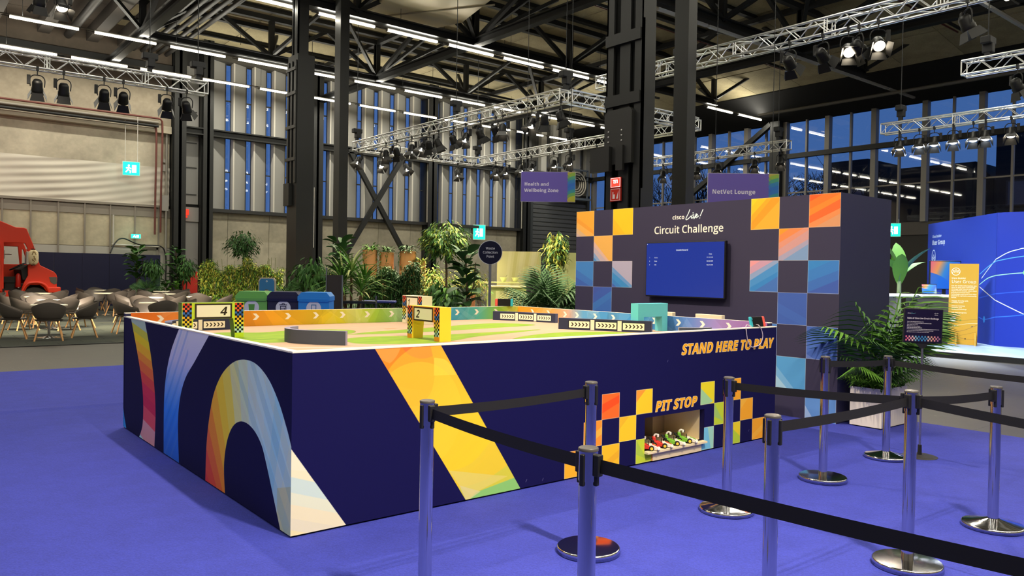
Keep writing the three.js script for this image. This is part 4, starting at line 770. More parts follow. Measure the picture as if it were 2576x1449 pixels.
// ================================================================ THE DISPLAY WALL AND SCREEN
const PX = 6.15, PZ0 = -4.057, PZ1 = 0.026, PH = 2.494;
const texPanel = print(PZ1 - PZ0, PH, 480, (c) => {
  const Z = (z) => z - PZ0;
  c.fillStyle = '#3e3a50'; c.fillRect(0, 0, 5, 3);
  const S = 0.364;
  const Y = (r) => PH - (r + 1) * S;                            // row from the top
  const sq = (z, r, cols, ang, w = S, hh = S) => {
    c.save(); const x = Z(z), y = Y(r) + (S - hh); poly(c, [[x, y], [x + w, y], [x + w, y + hh], [x, y + hh]]); c.clip();
    c.fillStyle = cols[0]; c.fillRect(x, y, w, hh);
    const n = cols.length; cols.forEach((k, i) => { const a = y + hh - (i / n) * hh * 1.3 + ang * 0.18, b = a - hh * 1.3 / n - 0.2; poly(c, [[x - 0.1, a - ang * 0.3], [x + w + 0.1, a + ang * 0.3 * (1 + 0.2 * (i % 2))], [x + w + 0.1, b - 1], [x - 0.1, b - 1]], k); });
    c.strokeStyle = 'rgba(255,240,220,0.5)'; c.lineWidth = 0.008; c.strokeRect(x, y, w, hh); c.restore();
  };
  const L = [PZ0, -3.692, -3.322];
  sq(L[0], 0, ['#f3ab3e', '#efa03c', '#f1b155', '#d9b183', '#c9a9a0', '#b7a5b2'], -0.5, L[1] - L[0]); sq(L[2], 0, ['#ffc92c', '#ffbe2c', '#ffb92e', '#ffc838'], -0.9, 0.375);
  sq(L[1], 1, ['#f0b45c', '#e0b5a0', '#c9b2b4', '#8ea6cc', '#4d8fce', '#3f86c9'], -0.8, L[2] - L[1]);
  sq(L[0], 2, ['#4a86c8', '#4878c0', '#4668b4', '#4564b0'], -0.4, L[1] - L[0]); sq(L[2], 2, ['#b7aec4', '#6f9cd0', '#4690cc', '#4484c8', '#4a66b4', '#4a80c4'], -0.6, 0.375);
  sq(L[1], 3, ['#4a5fae', '#4763b2', '#4679c0', '#4470bb'], 0.5, L[2] - L[1]); sq(L[0], 4, ['#4a86c8', '#5878c0'], 0.3, L[1] - L[0]); sq(L[2], 4, ['#6c93c8', '#d99a88'], 0.3, 0.375);
  const R = [-1.088, -0.714, -0.346];
  sq(R[0], 0, ['#ffd22c', '#ffc42c', '#ffab2c', '#ff9f2e', '#ffb03a'], 0.9, R[1] - R[0]); sq(R[2], 0, ['#f2632a', '#f47a30', '#f58a34', '#ee6d35', '#ea8f55', '#dd9a6c'], 0.4);
  sq(R[1], 1, ['#f49a34', '#ee8a52', '#e0947c', '#d19a96', '#a9a0b8', '#7f9cc4'], 0.5, R[2] - R[1]);
  sq(R[0], 2, ['#e89aa0', '#c99ab0', '#8fa2c8', '#4f90cc', '#3f86c8', '#4a74bc'], 0.5, R[1] - R[0]); sq(R[2], 2, ['#3f86c8', '#427ec4', '#4470bb', '#4660b0'], 0.35);
  sq(R[1], 3, ['#4662b0', '#4868b6', '#4664b2', '#4a6cb8'], -0.4, R[2] - R[1]); sq(R[0], 4, ['#4a7cc4', '#4a68b6'], 0.3, R[1] - R[0]);
  sq(R[2], 4, ['#4a68b8', '#5070be', '#6a86cc'], -0.5); sq(R[1], 5, ['#5aa0d4', '#7ab4dc', '#a8d0e4', '#dfe9ee'], -0.9, R[2] - R[1]); sq(R[2], 6, ['#6a9cdc', '#a9c8ec', '#e6edf2'], -1.2);
  txt(c, 'cisco', Z(-2.268), 2.302, 0.053, { w: 0.2, fill: '#fff6ea' });
  // handwritten Live!
  c.strokeStyle = '#eafcfa'; c.lineWidth = 0.013; c.lineCap = c.lineJoin = 'round';
  const st = (a) => { c.beginPath(); smooth(c, a.map(([x, y]) => [Z(-2.06) + x * 0.3, 2.285 + y * 0.135])); c.stroke(); };
  st([[0.24, 0.98], [0.16, 0.6], [0.06, 0.25], [0.05, 0.06], [0.14, 0.1], [0.3, 0.36]]); st([[0.38, 0.46], [0.33, 0.25], [0.36, 0.16], [0.43, 0.27]]); st([[0.41, 0.66], [0.415, 0.67]]); st([[0.45, 0.52], [0.46, 0.2], [0.48, 0.14], [0.58, 0.56]]); st([[0.56, 0.3], [0.64, 0.44], [0.61, 0.5], [0.55, 0.32], [0.58, 0.18], [0.7, 0.33]]); st([[0.92, 0.9], [0.85, 0.6], [0.79, 0.34]]); st([[0.765, 0.14], [0.77, 0.15]]);
  txt(c, 'Circuit Challenge', Z(-2.57), 2.126, 0.093, { w: 1.1, weight: 'normal', fill: '#fff6e6', stroke: '#fff6e6', lw: 2.5 });
});
const wall = thing('display_wall', 'tall dark display wall with coloured checks reading Circuit Challenge', 'display wall', [0, 0, 0]);
{
  obj('body', b2(PX + 0.002, 7.29, 0, PH, PZ0, PZ1), mat('#2c2c50', 0.55), wall);
  obj('graphic', faceUV(new THREE.PlaneGeometry(PZ1 - PZ0, PH).rotateY(-PI / 2).translate(PX, PH / 2, (PZ0 + PZ1) / 2), PZ0, 0, PZ1 - PZ0, PH, 'z'), matPrint(texPanel, 0.5), wall);
}
{
  const tv = thing('wall_screen', 'flat wall screen showing a blue leaderboard', 'television', [PX - 0.08, 1.652, -2.008], -PI / 2);
  const ts = canvas(1024, 576, (c, w, h) => {
    c.fillStyle = '#1c3aa4'; c.fillRect(0, 0, w, h);
    c.fillStyle = '#eef3ff'; c.textAlign = 'center'; c.font = 'bold 26px sans-serif'; c.fillText('Leaderboard', 490, 88);
    c.font = 'bold 17px sans-serif'; c.fillText('Time', 855, 132);
    c.textAlign = 'left'; [['1', 'Anita', '01:33:535', '#cfd3e8'], ['2', 'Pete', '02:02:009', '#ffffff'], ['3', 'Lily', '02:21:566', '#ffffff']].forEach(([a, b, d, k], i) => { c.fillStyle = k; c.font = 'bold 18px sans-serif'; c.fillText(a, 40, 166 + i * 39); c.fillText(b, 112, 166 + i * 39); c.fillText(d, 810, 166 + i * 39); });
    c.fillStyle = '#fff'; c.fillRect(6, 8, 7, 7);
  });
  obj('bezel', rbx(1.252, 0.712, 0.05, 0, 0, -0.026, 0.008), mat('#17161a', 0.35), tv);
  const m = mat('#101020', 0.25, 0, { emissive: 0xffffff, emissiveMap: ts, emissiveIntensity: 0.42 });
  obj('screen', new THREE.PlaneGeometry(1.226, 0.684).translate(0, 0.003, 0.0015), m, tv);
  obj('bracket', bx(0.5, 0.4, 0.03, 0, 0, -0.065), black, tv);
  const l = new THREE.RectAreaLight(new THREE.Color().setRGB(0.05, 0.12, 0.6), 1.0, 1.2, 0.68); l.position.set(PX - 0.12, 1.652, -2.008); l.rotation.y = PI / 2; l.name = 'screen_glow'; scene.add(l);
}
for (const [z, w, l] of [[-1.09, 0.36, 'cream board leaning behind the right arena side, nearer the corner'], [-1.75, 0.3, 'cream board leaning behind the right arena side by the turquoise arch']]) tag(obj('storage_board', rbx(0.06, 1.13, w, 5.4, 0.577, z, 0.005), cream), l, 'board', 'cream boards behind the arena');
// ================================================================ QUEUE POSTS
const gSlot = rbx(0.018, 0.11, 0.012, 0, -0.075, 0.036, 0.004);
function post(label, x, z, h, flat, belts) {
  const t = thing('queue_post', label, 'post', [x, 0.002, z], 0, 'queue barrier posts');
  obj('base', flat ? lathe([[0, 0.038], [0.17, 0.034], [0.178, 0.028], [0.18, 0.002], [0, 0]], 48) : lathe([[0.035, 0.06], [0.06, 0.052], [0.12, 0.038], [0.17, 0.028], [0.178, 0.022], [0.18, 0.002], [0, 0]], 48), chrome, t);
  obj('pole', cyl(0.0315, 0.0315, h - 0.08, 0, 0.03 + (h - 0.08) / 2, 0, 36), chrome, t);
  obj('head', cyl(0.034, 0.034, 0.11, 0, h - 0.06, 0, 36), chrome, t);
  obj('cap', lathe([[0.0355, h - 0.012], [0.0355, h - 0.003], [0.03, h], [0, h]], 32), mat('#4d4a48', 0.4), t);
  for (let k = 0; k < 4; k++) { const s = obj('belt_slot', gSlot, black, t); s.position.y = h; s.rotation.y = (k * PI) / 2 + 0.2; }
  for (const [bx_, bz, bh] of belts) {
    const y0 = h - 0.058, y1 = bh - 0.058, dx = bx_ - x, dz = bz - z, L = Math.hypot(dx, dz), a = 0.035 / L, n = 24, H = 0.024;
    const pos = [], idx = [];
    for (let i = 0; i <= n; i++) { const u = a + (1 - 2 * a) * (i / n), yy = y0 + (y1 - y0) * u - 0.009 * Math.sin(PI * u) * L; for (const e of [-H, H]) pos.push(dx * u, yy + e, dz * u); if (i < n) { const k = i * 2; idx.push(k, k + 2, k + 3, k, k + 3, k + 1); } }
    const g = new THREE.BufferGeometry(); g.setAttribute('position', new THREE.Float32BufferAttribute(pos, 3)); g.setIndex(idx); g.computeVertexNormals();
    obj('belt', g, mat('#0f0f11', 0.75), t);
    const c = obj('belt_clip', rbx(0.03, 0.075, 0.022, 0, 0, 0.043, 0.004), black, t); c.position.y = y0; c.rotation.y = Math.atan2(dx, dz);
    const c2 = obj('belt_clip', rbx(0.03, 0.075, 0.022, 0, 0, -0.043, 0.004), black, t); c2.position.set(dx, y1, dz); c2.rotation.y = Math.atan2(dx, dz);
  }
}
const HA = 0.961, HB = 0.897;
post('chrome queue post nearest the arena corner, left of all posts', 0.132, 1.228, HA, true, [[1.247, 1.192, HA], [0.049, 2.377, HA]]);
post('chrome queue post with a flat dark base, before the pit stop checks', 1.247, 1.192, HA, true, []);
post('chrome queue post cut by the lower edge, in front of the pit stop', 0.049, 2.377, HA, true, [[0.36, 4.6, HA]]);
post('chrome queue post standing right of the pit stop opening', 2.53, 1.2, HB, false, [[2.49, 2.395, HA]]);
post('chrome queue post cut by the lower edge, right of the pit stop', 1.17, 2.385, HA, true, [[2.49, 2.395, HA]]);
post('chrome queue post before the blue checks of the display wall', 3.83, 1.16, HA, true, [[4.995, 1.1, HB]]);
post('chrome queue post in front of the white planter', 4.995, 1.1, HB, false, [[4.72, 2.75, HB]]);
post('chrome queue post near the right edge where three belts meet', 2.49, 2.395, HA, true, [[3.628, 2.42, HB], [2.46, 3.7, HB]]);
post('chrome queue post with a shiny domed base at the right edge', 3.628, 2.42, HB, false, []);
post('chrome queue post outside the right edge of the picture', 4.72, 2.75, HB, false, []);
post('chrome queue post outside the picture beside the camera', 0.36, 4.6, HA, true, []);
post('chrome queue post outside the lower right corner', 2.46, 3.7, HB, false, []);
// ================================================================ CHAIRS AND TABLES
const mShell = mat('#57504a', 0.5), mOak = mat('#b98a56', 0.55), mTop = mat('#f3ead0', 0.45);
const gShell = (() => {                                         // a bucket seat: inner and outer skin with a rolled rim
  const nu = 34, nv = 12, pos = [], idx = [];
  const P = (u, v, off) => {
    const a = (u - 0.5) * 2 * 2.25;                              // angle from the back (+z is the front)
    const rim = 0.45 + 0.37 * Math.pow(Math.max(0, Math.cos(a * 0.5)), 1.15) * (1 - 0.10 * Math.abs(Math.sin(a)));
    const k = Math.sqrt(v), fx = 0.30 * k + 0.025 * v, fz = 0.27 * k + 0.02 * v;
    const rise = Math.pow(v, 3.2), y = 0.43 + (rim - 0.43) * rise;
    const s = 1 - off / 0.3;
    return [-Math.sin(a) * fx * s, y - off * (1 - v), -Math.cos(a) * fz * s - 0.01 + 0.03 * (1 - v)];
  };
  for (const off of [0, 0.012]) { const base = pos.length / 3; for (let j = 0; j <= nv; j++) for (let i = 0; i <= nu; i++) pos.push(...P(i / nu, j / nv, off)); for (let j = 0; j < nv; j++) for (let i = 0; i < nu; i++) { const k = base + j * (nu + 1) + i; idx.push(k, k + 1, k + nu + 2, k, k + nu + 2, k + nu + 1); } }
  const top = nv * (nu + 1), B = (nv + 1) * (nu + 1);
  for (let i = 0; i < nu; i++) { const a = top + i; idx.push(a, a + 1, a + 1 + B, a, a + 1 + B, a + B); }
  const g = new THREE.BufferGeometry(); g.setAttribute('position', new THREE.Float32BufferAttribute(pos, 3)); g.setIndex(idx); g.computeVertexNormals();
  return g;
})();
// the open front of the bucket needs a seat lip
const gSeat = new THREE.CylinderGeometry(0.27, 0.25, 0.03, 26).scale(1, 1, 0.94).translate(0, 0.432, 0.0);
const gLegs = [[-1, -1], [1, -1], [-1, 1], [1, 1]].map(([a, b]) => M([along(new THREE.CylinderGeometry(0.013, 0.018, 1, 8), V(a * 0.26, 0, b * 0.25), V(a * 0.17, 0.36, b * 0.14)), tube([[a * 0.17, 0.36, b * 0.14], [a * 0.155, 0.405, b * 0.12], [a * 0.11, 0.415, b * 0.06], [a * 0.02, 0.415, 0]], 0.013, 10, 6)]));
function chair(label, x, z, face, group) {
  const t = thing('shell_chair', label, 'chair', [x, 0, z], face, group);
  obj('shell', gShell, mShell, t); obj('seat', gSeat, mShell, t);
  for (const g of gLegs) obj('leg', g, mOak, t);
}
const gTabTop = cyl(0.36, 0.36, 0.025, 0, 0.7175, 0, 36), gTabPole = cyl(0.028, 0.028, 0.7, 0, 0.355, 0, 14), gTabBase = lathe([[0.03, 0.05], [0.12, 0.022], [0.23, 0.012], [0.24, 0.004], [0, 0]], 32);
function tableSet(where, x, z, turn, chairs) {
  const t = thing('round_table', 'small round cream table ' + where, 'table', [x, 0, z], 0, 'round dining tables');
  obj('table_top', gTabTop, mTop, t); obj('pole', gTabPole, chrome, t); obj('base', gTabBase, chrome, t);
  chairs.forEach(([a, r, l]) => { const q = a + turn; chair(`grey shell chair, ${l} the table ${where}`, x + r * Math.sin(q), z + r * Math.cos(q), q + PI, 'shell chairs around the dining tables'); });
}
const camSide = -0.15;                                          // direction of the camera from the dining area
const four = (t) => [[t, 0.66, 'near side of'], [t - PI / 2, 0.66, 'left of'], [t + PI / 2, 0.68, 'right of'], [t + PI, 0.72, 'far side of']];
tableSet('nearest the carpet edge on the left', 1.05, -15.35, camSide, four(0));
tableSet('second from the carpet edge on the left', 1.55, -18.2, camSide, four(0.4));
tableSet('in front of the red truck', 1.62, -20.9, camSide, four(0.2));
tableSet('just before the red truck bumper', 2.1, -24.3, camSide, four(0.7));
tableSet('at the left edge of the picture', 0.05, -22.0, camSide, four(0.5));
tableSet('before the dark blue screen wall', 4.0, -24.2, camSide, four(0.45));
tableSet('between the blue screen wall and the plants', 4.7, -27.9, camSide, four(0.3));
tableSet('by the far left corner of the arena', 3.4, -16.0, camSide, four(0.15));
tableSet('second from the arena in the middle', 4.25, -19.8, camSide, four(-0.4));
tableSet('third from the arena in the middle', 5.55, -23.2, camSide, four(0.6));
tableSet('left of the green waste bin', 5.75, -20.2, camSide, four(-0.1));
tableSet('closest to the potted plants by the door', 6.35, -26.2, camSide, four(0.4));
// ================================================================ THE RED TRUCK
{
  const t = thing('food_truck', 'bright red food truck with open cab door and paper lantern', 'truck', [0, 0, -27]);
  const mr = mat('#f23a16', 0.35), dk = mat('#141312', 0.7);
  const body = [[-4.5, 0.55], [1.9, 0.55], [2.02, 0.7], [2.1, 0.86], [2.2, 0.95], [2.5, 0.95], [2.62, 0.86], [2.7, 0.72], [2.98, 0.72], [3.0, 1.2], [2.97, 1.3], [2.9, 1.38], [2.48, 1.6], [2.3, 2.23], [2.28, 2.3], [2.08, 2.84], [2.02, 2.87], [1.78, 2.87], [1.25, 3.1], [-4.5, 3.14]];
  const door = [[1.42, 0.72], [1.42, 2.38], [2.05, 2.38], [2.14, 2.2], [2.16, 1.25], [2.04, 1.0], [1.95, 0.72]];
  const win = [[2.19, 1.62], [2.19, 2.2], [2.26, 2.2], [2.4, 1.64]];
  obj('side_panel', ext(body, 0.06, [door, win], 0.02).translate(0, 0, -0.06), mr, t);
  obj('far_panel', ext(body, 0.06, [[[1.42, 1.62], [1.42, 2.3], [2.1, 2.3], [2.16, 1.62]], win], 0.02).translate(0, 0, -2.1), mr, t);
  obj('bonnet', ext([[2.45, 1.0], [2.98, 1.0], [3.0, 1.2], [2.97, 1.3], [2.9, 1.38], [2.46, 1.6]], 2.0).translate(0, 0, -2.08), mr, t);
  obj('roof', ext([[2.06, 2.8], [2.08, 2.84], [1.78, 2.87], [1.25, 3.1], [-4.5, 3.14], [-4.5, 3.08], [1.2, 3.04], [1.76, 2.8]], 2.0).translate(0, 0, -2.08), mr, t);
  obj('windscreen', ext([[2.3, 2.2], [2.32, 2.2], [2.48, 1.62], [2.46, 1.62]], 1.8).translate(0, 0, -1.95), glass, t);
  obj('floor_pan', b2(-4.5, 2.1, 0.6, 0.78, -2.05, -0.08), dk, t);
  obj('dashboard', ext([[2.0, 1.1], [2.44, 1.1], [2.44, 1.6], [2.15, 1.62], [1.95, 1.45]], 1.9).translate(0, 0, -2.0), dk, t);
  obj('seat', [b2(1.45, 1.85, 1.0, 1.2, -0.9, -0.3), b2(1.35, 1.47, 1.1, 1.8, -0.9, -0.3), b2(1.5, 1.8, 0.75, 1.0, -0.85, -0.35)], mat('#2a2825', 0.8), t);
  obj('steering_wheel', new THREE.TorusGeometry(0.24, 0.022, 8, 24).rotateX(PI / 2).rotateZ(0.5).translate(1.88, 1.55, -0.5), dk, t);
  obj('bulkhead', b2(1.3, 1.36, 0.7, 3.0, -2.04, -0.1), dk, t);
  obj('step', [b2(1.3, 2.0, 0.3, 0.72, -0.3, 0.01)], mat('#b9a98c', 0.6), t);
  obj('support_leg', [b2(1.4, 1.46, 0, 0.8, 0, 0.06), b2(1.62, 1.68, 0, 0.8, 0, 0.06), b2(1.74, 1.8, 0, 0.8, 0, 0.06), b2(1.9, 1.96, 0, 0.8, 0, 0.06)], dk, t);
  obj('arch_lip', tube([[1.92, 0.6, 0.04], [2.08, 0.92, 0.05], [2.2, 1.0, 0.05], [2.5, 1.0, 0.05], [2.65, 0.92, 0.05], [2.76, 0.72, 0.05]], 0.05, 30, 6), mr, t);
  obj('wheel_well', b2(1.95, 2.75, 0.5, 0.95, -0.5, -0.3), dk, t);
  const w = obj('wheel', new THREE.CylinderGeometry(0.42, 0.42, 0.24, 30).rotateX(PI / 2).translate(2.36, 0.42, -0.16), mat('#3c3833', 0.85), t);
  obj('hub', new THREE.CylinderGeometry(0.2, 0.2, 0.27, 20).rotateX(PI / 2).translate(2.36, 0.42, -0.16), mat('#8d8a84', 0.4, 0.6), w);
  obj('bumper', rbx(0.4, 0.2, 2.2, 2.92, 0.76, -1.0, 0.04), mr, t);
  obj('headlight', ext([[2.78, 1.2], [2.99, 1.2], [3.0, 0.98], [2.92, 0.96], [2.82, 1.04]], 0.05, [], 0.01).translate(0, 0, -0.02), mat('#7c7a70', 0.15, 0.3), t);
  obj('door', [ext([[0.72, 0.72], [1.36, 0.72], [1.36, 2.2], [1.3, 2.4], [0.72, 2.4]], 0.05, [[[0.8, 1.5], [1.28, 1.5], [1.28, 2.25], [0.8, 2.25]]], 0.01).translate(0, 0, 0.05)], mr, t);
  obj('mirror', [rbx(0.1, 0.45, 0.2, 2.1, 1.85, 0.22, 0.03), bar(V(2.15, 1.9, 0), V(2.1, 1.9, 0.2), 0.02), rbx(0.08, 0.35, 0.16, 1.65, 2.0, -2.2, 0.03), bar(V(1.9, 2.0, -2.1), V(1.65, 2.0, -2.2), 0.02)], mat('#c9c4bb', 0.3, 0.5), t);
  obj('fire_extinguisher', lathe([[0, 0], [0.08, 0], [0.08, 0.4], [0.03, 0.47], [0, 0.47]], 14).translate(1.88, 0.85, -0.2), mat('#c4261c', 0.35), t);
  const lant = thing('paper_lantern', 'cream paper lantern with brown characters on the red truck', 'lantern', [2.26, 1.62, -26.72]);
  const tl = canvas(512, 256, (c) => { c.fillStyle = '#f1dfb2'; c.fillRect(0, 0, 512, 256); c.strokeStyle = 'rgba(150,120,70,0.35)'; for (let y = 8; y < 256; y += 12) { c.beginPath(); c.moveTo(0, y); c.lineTo(512, y); c.stroke(); }
    c.strokeStyle = '#6b4614'; c.lineWidth = 9; c.lineCap = 'round'; for (const ox of [128, 384]) { const s = (a) => { c.beginPath(); a.forEach(([x, y], i) => (i ? c.lineTo(ox + x, y) : c.moveTo(ox + x, y))); c.stroke(); };
      s([[-26, 50], [26, 50]]); s([[-34, 74], [34, 74]]); s([[0, 50], [-4, 76], [-30, 102]]); s([[2, 76], [32, 102]]);
      s([[-4, 118], [8, 126]]); s([[-2, 132], [6, 140], [-6, 154], [4, 164]]); s([[-28, 142], [-22, 158]]); s([[20, 136], [30, 154]]);
      s([[-6, 178], [4, 184]]); s([[-20, 196], [-22, 214], [6, 202], [22, 212], [14, 230], [-10, 234]]); } });
  obj('lantern_body', lathe([[0.05, 0], [0.1, 0.02], [0.15, 0.09], [0.16, 0.25], [0.15, 0.42], [0.1, 0.49], [0.05, 0.51]], 24).rotateY(PI / 2), matPrint(tl, 0.8), lant);
  obj('lantern_cap', [cyl(0.06, 0.06, 0.05, 0, 0.53, 0, 16), cyl(0.06, 0.06, 0.04, 0, -0.01, 0, 16)], mat('#6e2a20', 0.6), lant);
  obj('cord', bar(V(0, 0.55, 0), V(0, 0.66, 0), 0.008, 5), black, lant);
}
{
  const t = thing('screen_wall', 'dark blue partition wall behind the red truck and tables', 'partition', [0, 0, -31]);
  for (let k = 0; k < 5; k++) obj('wall_module', b2(2.55 + k * 0.99, 3.53 + k * 0.99, 0, 2.14, -0.06, 0), mat('#13173f', 0.6), t);
  tag(obj('power_cable', tube([[5.55, 2.18, -31.03], [5.85, 2.6, -31.6], [6.4, 2.85, -32.6], [7.2, 2.62, -33.2], [8.15, 2.55, -33.25], [8.3, 2.2, -33.25], [8.32, 1, -33.25]], 0.03, 50), black), 'black cable hanging in an arc above the blue partition', 'cable');
  tag(obj('hydrant_lamp', [rbx(0.42, 0.28, 0.12, 9.1, 4.2, -33.25, 0.02), rbx(0.25, 0.1, 0.2, 9.1, 3.98, -33.2, 0.02)], mat('#d6452f', 0.4, 0, { emissive: new THREE.Color('#c42a18'), emissiveIntensity: 0.6 })), 'small red lit fire point sign on the grey panel', 'sign');
  const fe = thing('fire_cabinet', 'red fire extinguisher stand behind the potted fig', 'extinguisher', [9.2, 0, -32.6]);
  obj('cabinet', rbx(0.6, 1.0, 0.25, 0, 0.95, 0, 0.02), mat('#c8281c', 0.45), fe); obj('feet', [b2(-0.25, -0.2, 0, 0.45, -0.1, 0.1), b2(0.2, 0.25, 0, 0.45, -0.1, 0.1)], mat('#8e1f16', 0.5), fe);
}
// ================================================================ WASTE POINT
function bin(label, x, z, col, icon) {
  const t = thing('waste_bin', label, 'bin', [x, -0.012, z], -0.62, 'waste bins');
  const m = mat(col, 0.55), w = 0.53, d = 0.5;
  obj('body', b2(-w / 2, w / 2, 0, 1.1, -d / 2, d / 2), m, t);
  obj('lid', [b2(-w / 2 - 0.012, w / 2 + 0.012, 1.05, 1.13, -d / 2 - 0.012, d / 2 + 0.012), ext([[-w / 2 - 0.01, 0], [w / 2 + 0.01, 0], [w / 2 - 0.05, 0.07], [-w / 2 + 0.05, 0.07]], d).translate(0, 1.13, -d / 2)], m, t);
  obj('flap', bx(w * 0.94, 0.05, 0.01, 0, 1.06, d / 2 + 0.012, 0.15, 0, 0), m, t);
  const ti = canvas(256, 256, (c) => { c.fillStyle = col; c.fillRect(0, 0, 256, 256); c.fillStyle = '#d3d6e4'; c.beginPath(); c.arc(128, 128, 122, 0, 7); c.fill(); icon(c); });
  obj('icon', new THREE.CircleGeometry(0.135, 40).translate(0, 0.92, d / 2 + 0.002), matPrint(ti), t);
  if (col === '#6cb356') obj('icon', new THREE.CircleGeometry(0.135, 40).rotateY(-PI / 2).translate(-w / 2 - 0.002, 0.92, 0.05), matPrint(ti), t);
}
bin('green waste bin with a cup icon', 3.33, -9.28, '#6cb356', (c) => { c.fillStyle = '#5c9c4a'; c.beginPath(); c.moveTo(76, 72); c.lineTo(180, 72); c.lineTo(168, 196); c.lineTo(88, 196); c.fill(); });
bin('navy waste bin with a litter can icon', 3.76, -8.94, '#17193f', (c) => { c.strokeStyle = '#17193f'; c.lineWidth = 13; c.strokeRect(84, 100, 88, 96); c.lineWidth = 12; c.beginPath(); c.moveTo(66, 76); c.lineTo(190, 76); c.moveTo(108, 74); c.lineTo(112, 56); c.lineTo(144, 56); c.lineTo(148, 74); for (const x of [108, 128, 148]) { c.moveTo(x, 122); c.lineTo(x, 176); } c.stroke(); });
bin('bright blue waste bin with a can icon', 4.17, -8.6, '#2488dc', (c) => { c.strokeStyle = '#4f7fa8'; c.lineWidth = 13; c.strokeRect(92, 70, 72, 116); c.lineWidth = 9; c.beginPath(); c.moveTo(94, 196); c.lineTo(162, 196); c.moveTo(92, 168); c.lineTo(164, 168); c.stroke(); });
{
  const t = thing('waste_sign', 'round navy sign on a grey pole reading Waste Collection Point', 'sign', [8.5, -0.012, -9.2], -0.66);
  const ts = canvas(512, 512, (c) => { c.fillStyle = '#12142f'; c.fillRect(0, 0, 512, 512); c.fillStyle = '#e0e4ee'; c.textAlign = 'center'; c.font = '74px sans-serif'; c.fillText('Waste', 256, 190); c.fillText('Collection', 256, 280); c.fillText('Point', 256, 370); });
  obj('disc', new THREE.CylinderGeometry(0.265, 0.265, 0.04, 48).rotateX(PI / 2).translate(0, 2.04, 0), mat('#c9cbd2', 0.5), t);
  obj('face', new THREE.CircleGeometry(0.252, 48).translate(0, 2.04, 0.022), matPrint(ts), t);
  obj('pole', b2(-0.03, 0.03, 0.02, 1.8, -0.02, 0.02), mat('#7c7f88', 0.4, 0.4), t); obj('base', b2(-0.2, 0.2, 0, 0.02, -0.2, 0.2), mat('#7c7f88', 0.4, 0.4), t);
}
{ // blue phone-shaped board behind the bins, dark menu boards
  const t = thing('phone_board', 'blue phone shaped board standing behind the green bin', 'board', [3.98, -0.012, -10.4], -0.6);
  obj('frame', ext([[-0.16, 0], [0.16, 0], [0.16, 1.38], [0.12, 1.43], [-0.12, 1.43], [-0.16, 1.38]], 0.08).translate(0, 0, -0.08), mat('#b4a894', 0.5), t);
  obj('face', ext([[-0.14, 0.02], [0.14, 0.02], [0.14, 1.36], [0.11, 1.41], [-0.11, 1.41], [-0.14, 1.36]], 0.01, [[[-0.08, 0.9], [0.08, 0.9], [0.08, 1.12], [0.03, 1.2], [-0.03, 1.2], [-0.08, 1.12]]]), mat('#2c6fa6', 0.5), t);
  obj('speaker_dot', new THREE.TorusGeometry(0.014, 0.003, 6, 16).translate(0, 1.36, 0.012), white, t);
  const b = thing('slatted_rack', 'dark metal slatted rack under the dracaena', 'rack', [6.2, -0.012, -10.9], -0.6);
  obj('post', [b2(-0.4, -0.36, 0, 1.05, -0.2, -0.16), b2(0.36, 0.4, 0, 1.05, -0.2, -0.16)], mat('#6b7078', 0.4, 0.5), b);
  for (let k = 0; k < 5; k++) obj('slat', b2(-0.4, 0.4, 0.25 + k * 0.16, 0.3 + k * 0.16, -0.2, 0.2), mat('#2c2f34', 0.4, 0.4), b);
  const p = thing('panel_board', 'dark standing board between the blue bin and the dracaena', 'board', [5.35, -0.012, -10.3], -0.6);
  obj('board', b2(-0.15, 0.15, 0, 1.5, -0.04, 0), mat('#2b2422', 0.6), p); obj('edge', [b2(-0.17, -0.15, 0, 1.65, -0.05, 0.01), b2(0.15, 0.17, 0, 1.5, -0.05, 0.01)], mat('#6f747c', 0.4, 0.4), p);
}
// ================================================================ PLANTS
const green = (k, r = 0.75) => mat(k, r, 0, {});
const G = { dark: green('#335e28'), mid: green('#3f6c26'), lime: green('#98a838'), yel: green('#b3a840'), fresh: green('#5c8f2c'), var: green('#aab470'), deep: green('#2f5622'), pale: green('#9fae7a') };
const bark = mat('#5b4734', 0.9), soil = mat('#2a2018', 0.95), mPot = mat('#d9d2c4', 0.6), mPotDark = mat('#1d1c1b', 0.6);
function leafGeo(len, wid, curl = 0.25, fold = 0.12, n = 5, tip = 1) {   // along +z, base at the origin
  const pos = [], idx = [];
  for (let i = 0; i <= n; i++) { const u = i / n, w = wid * 0.5 * Math.pow(Math.sin(PI * Math.min(1, u * 0.92 + 0.05)), 0.8) * (u > 0.99 ? 0.05 : 1), z = len * u * (1 - 0.15 * curl * u), y = -curl * len * u * u * tip; pos.push(-w, y + fold * w, z, 0, y, z, w, y + fold * w, z); if (i < n) { const k = i * 3; idx.push(k, k + 3, k + 4, k, k + 4, k + 1, k + 1, k + 4, k + 5, k + 1, k + 5, k + 2); } }
  const g = new THREE.BufferGeometry(); g.setAttribute('position', new THREE.Float32BufferAttribute(pos, 3)); g.setIndex(idx); g.computeVertexNormals(); return g;
}
const gBig = leafGeo(0.34, 0.22, 0.25, 0.3, 6), gStrap = leafGeo(0.66, 0.04, 0.5, 0.4, 8), gSmall = leafGeo(0.11, 0.035, 0.3, 0.2, 2), gTiny = leafGeo(0.13, 0.026, 0.3, 0.1, 2);
const qv = new THREE.Quaternion(), E3 = new THREE.Euler();
const put = (g, p, yaw, pitch, s = 1, roll = 0) => g.clone().scale(s, s, s).applyQuaternion(qv.setFromEuler(E3.set(pitch, yaw, roll, 'YXZ'))).translate(p.x, p.y, p.z);
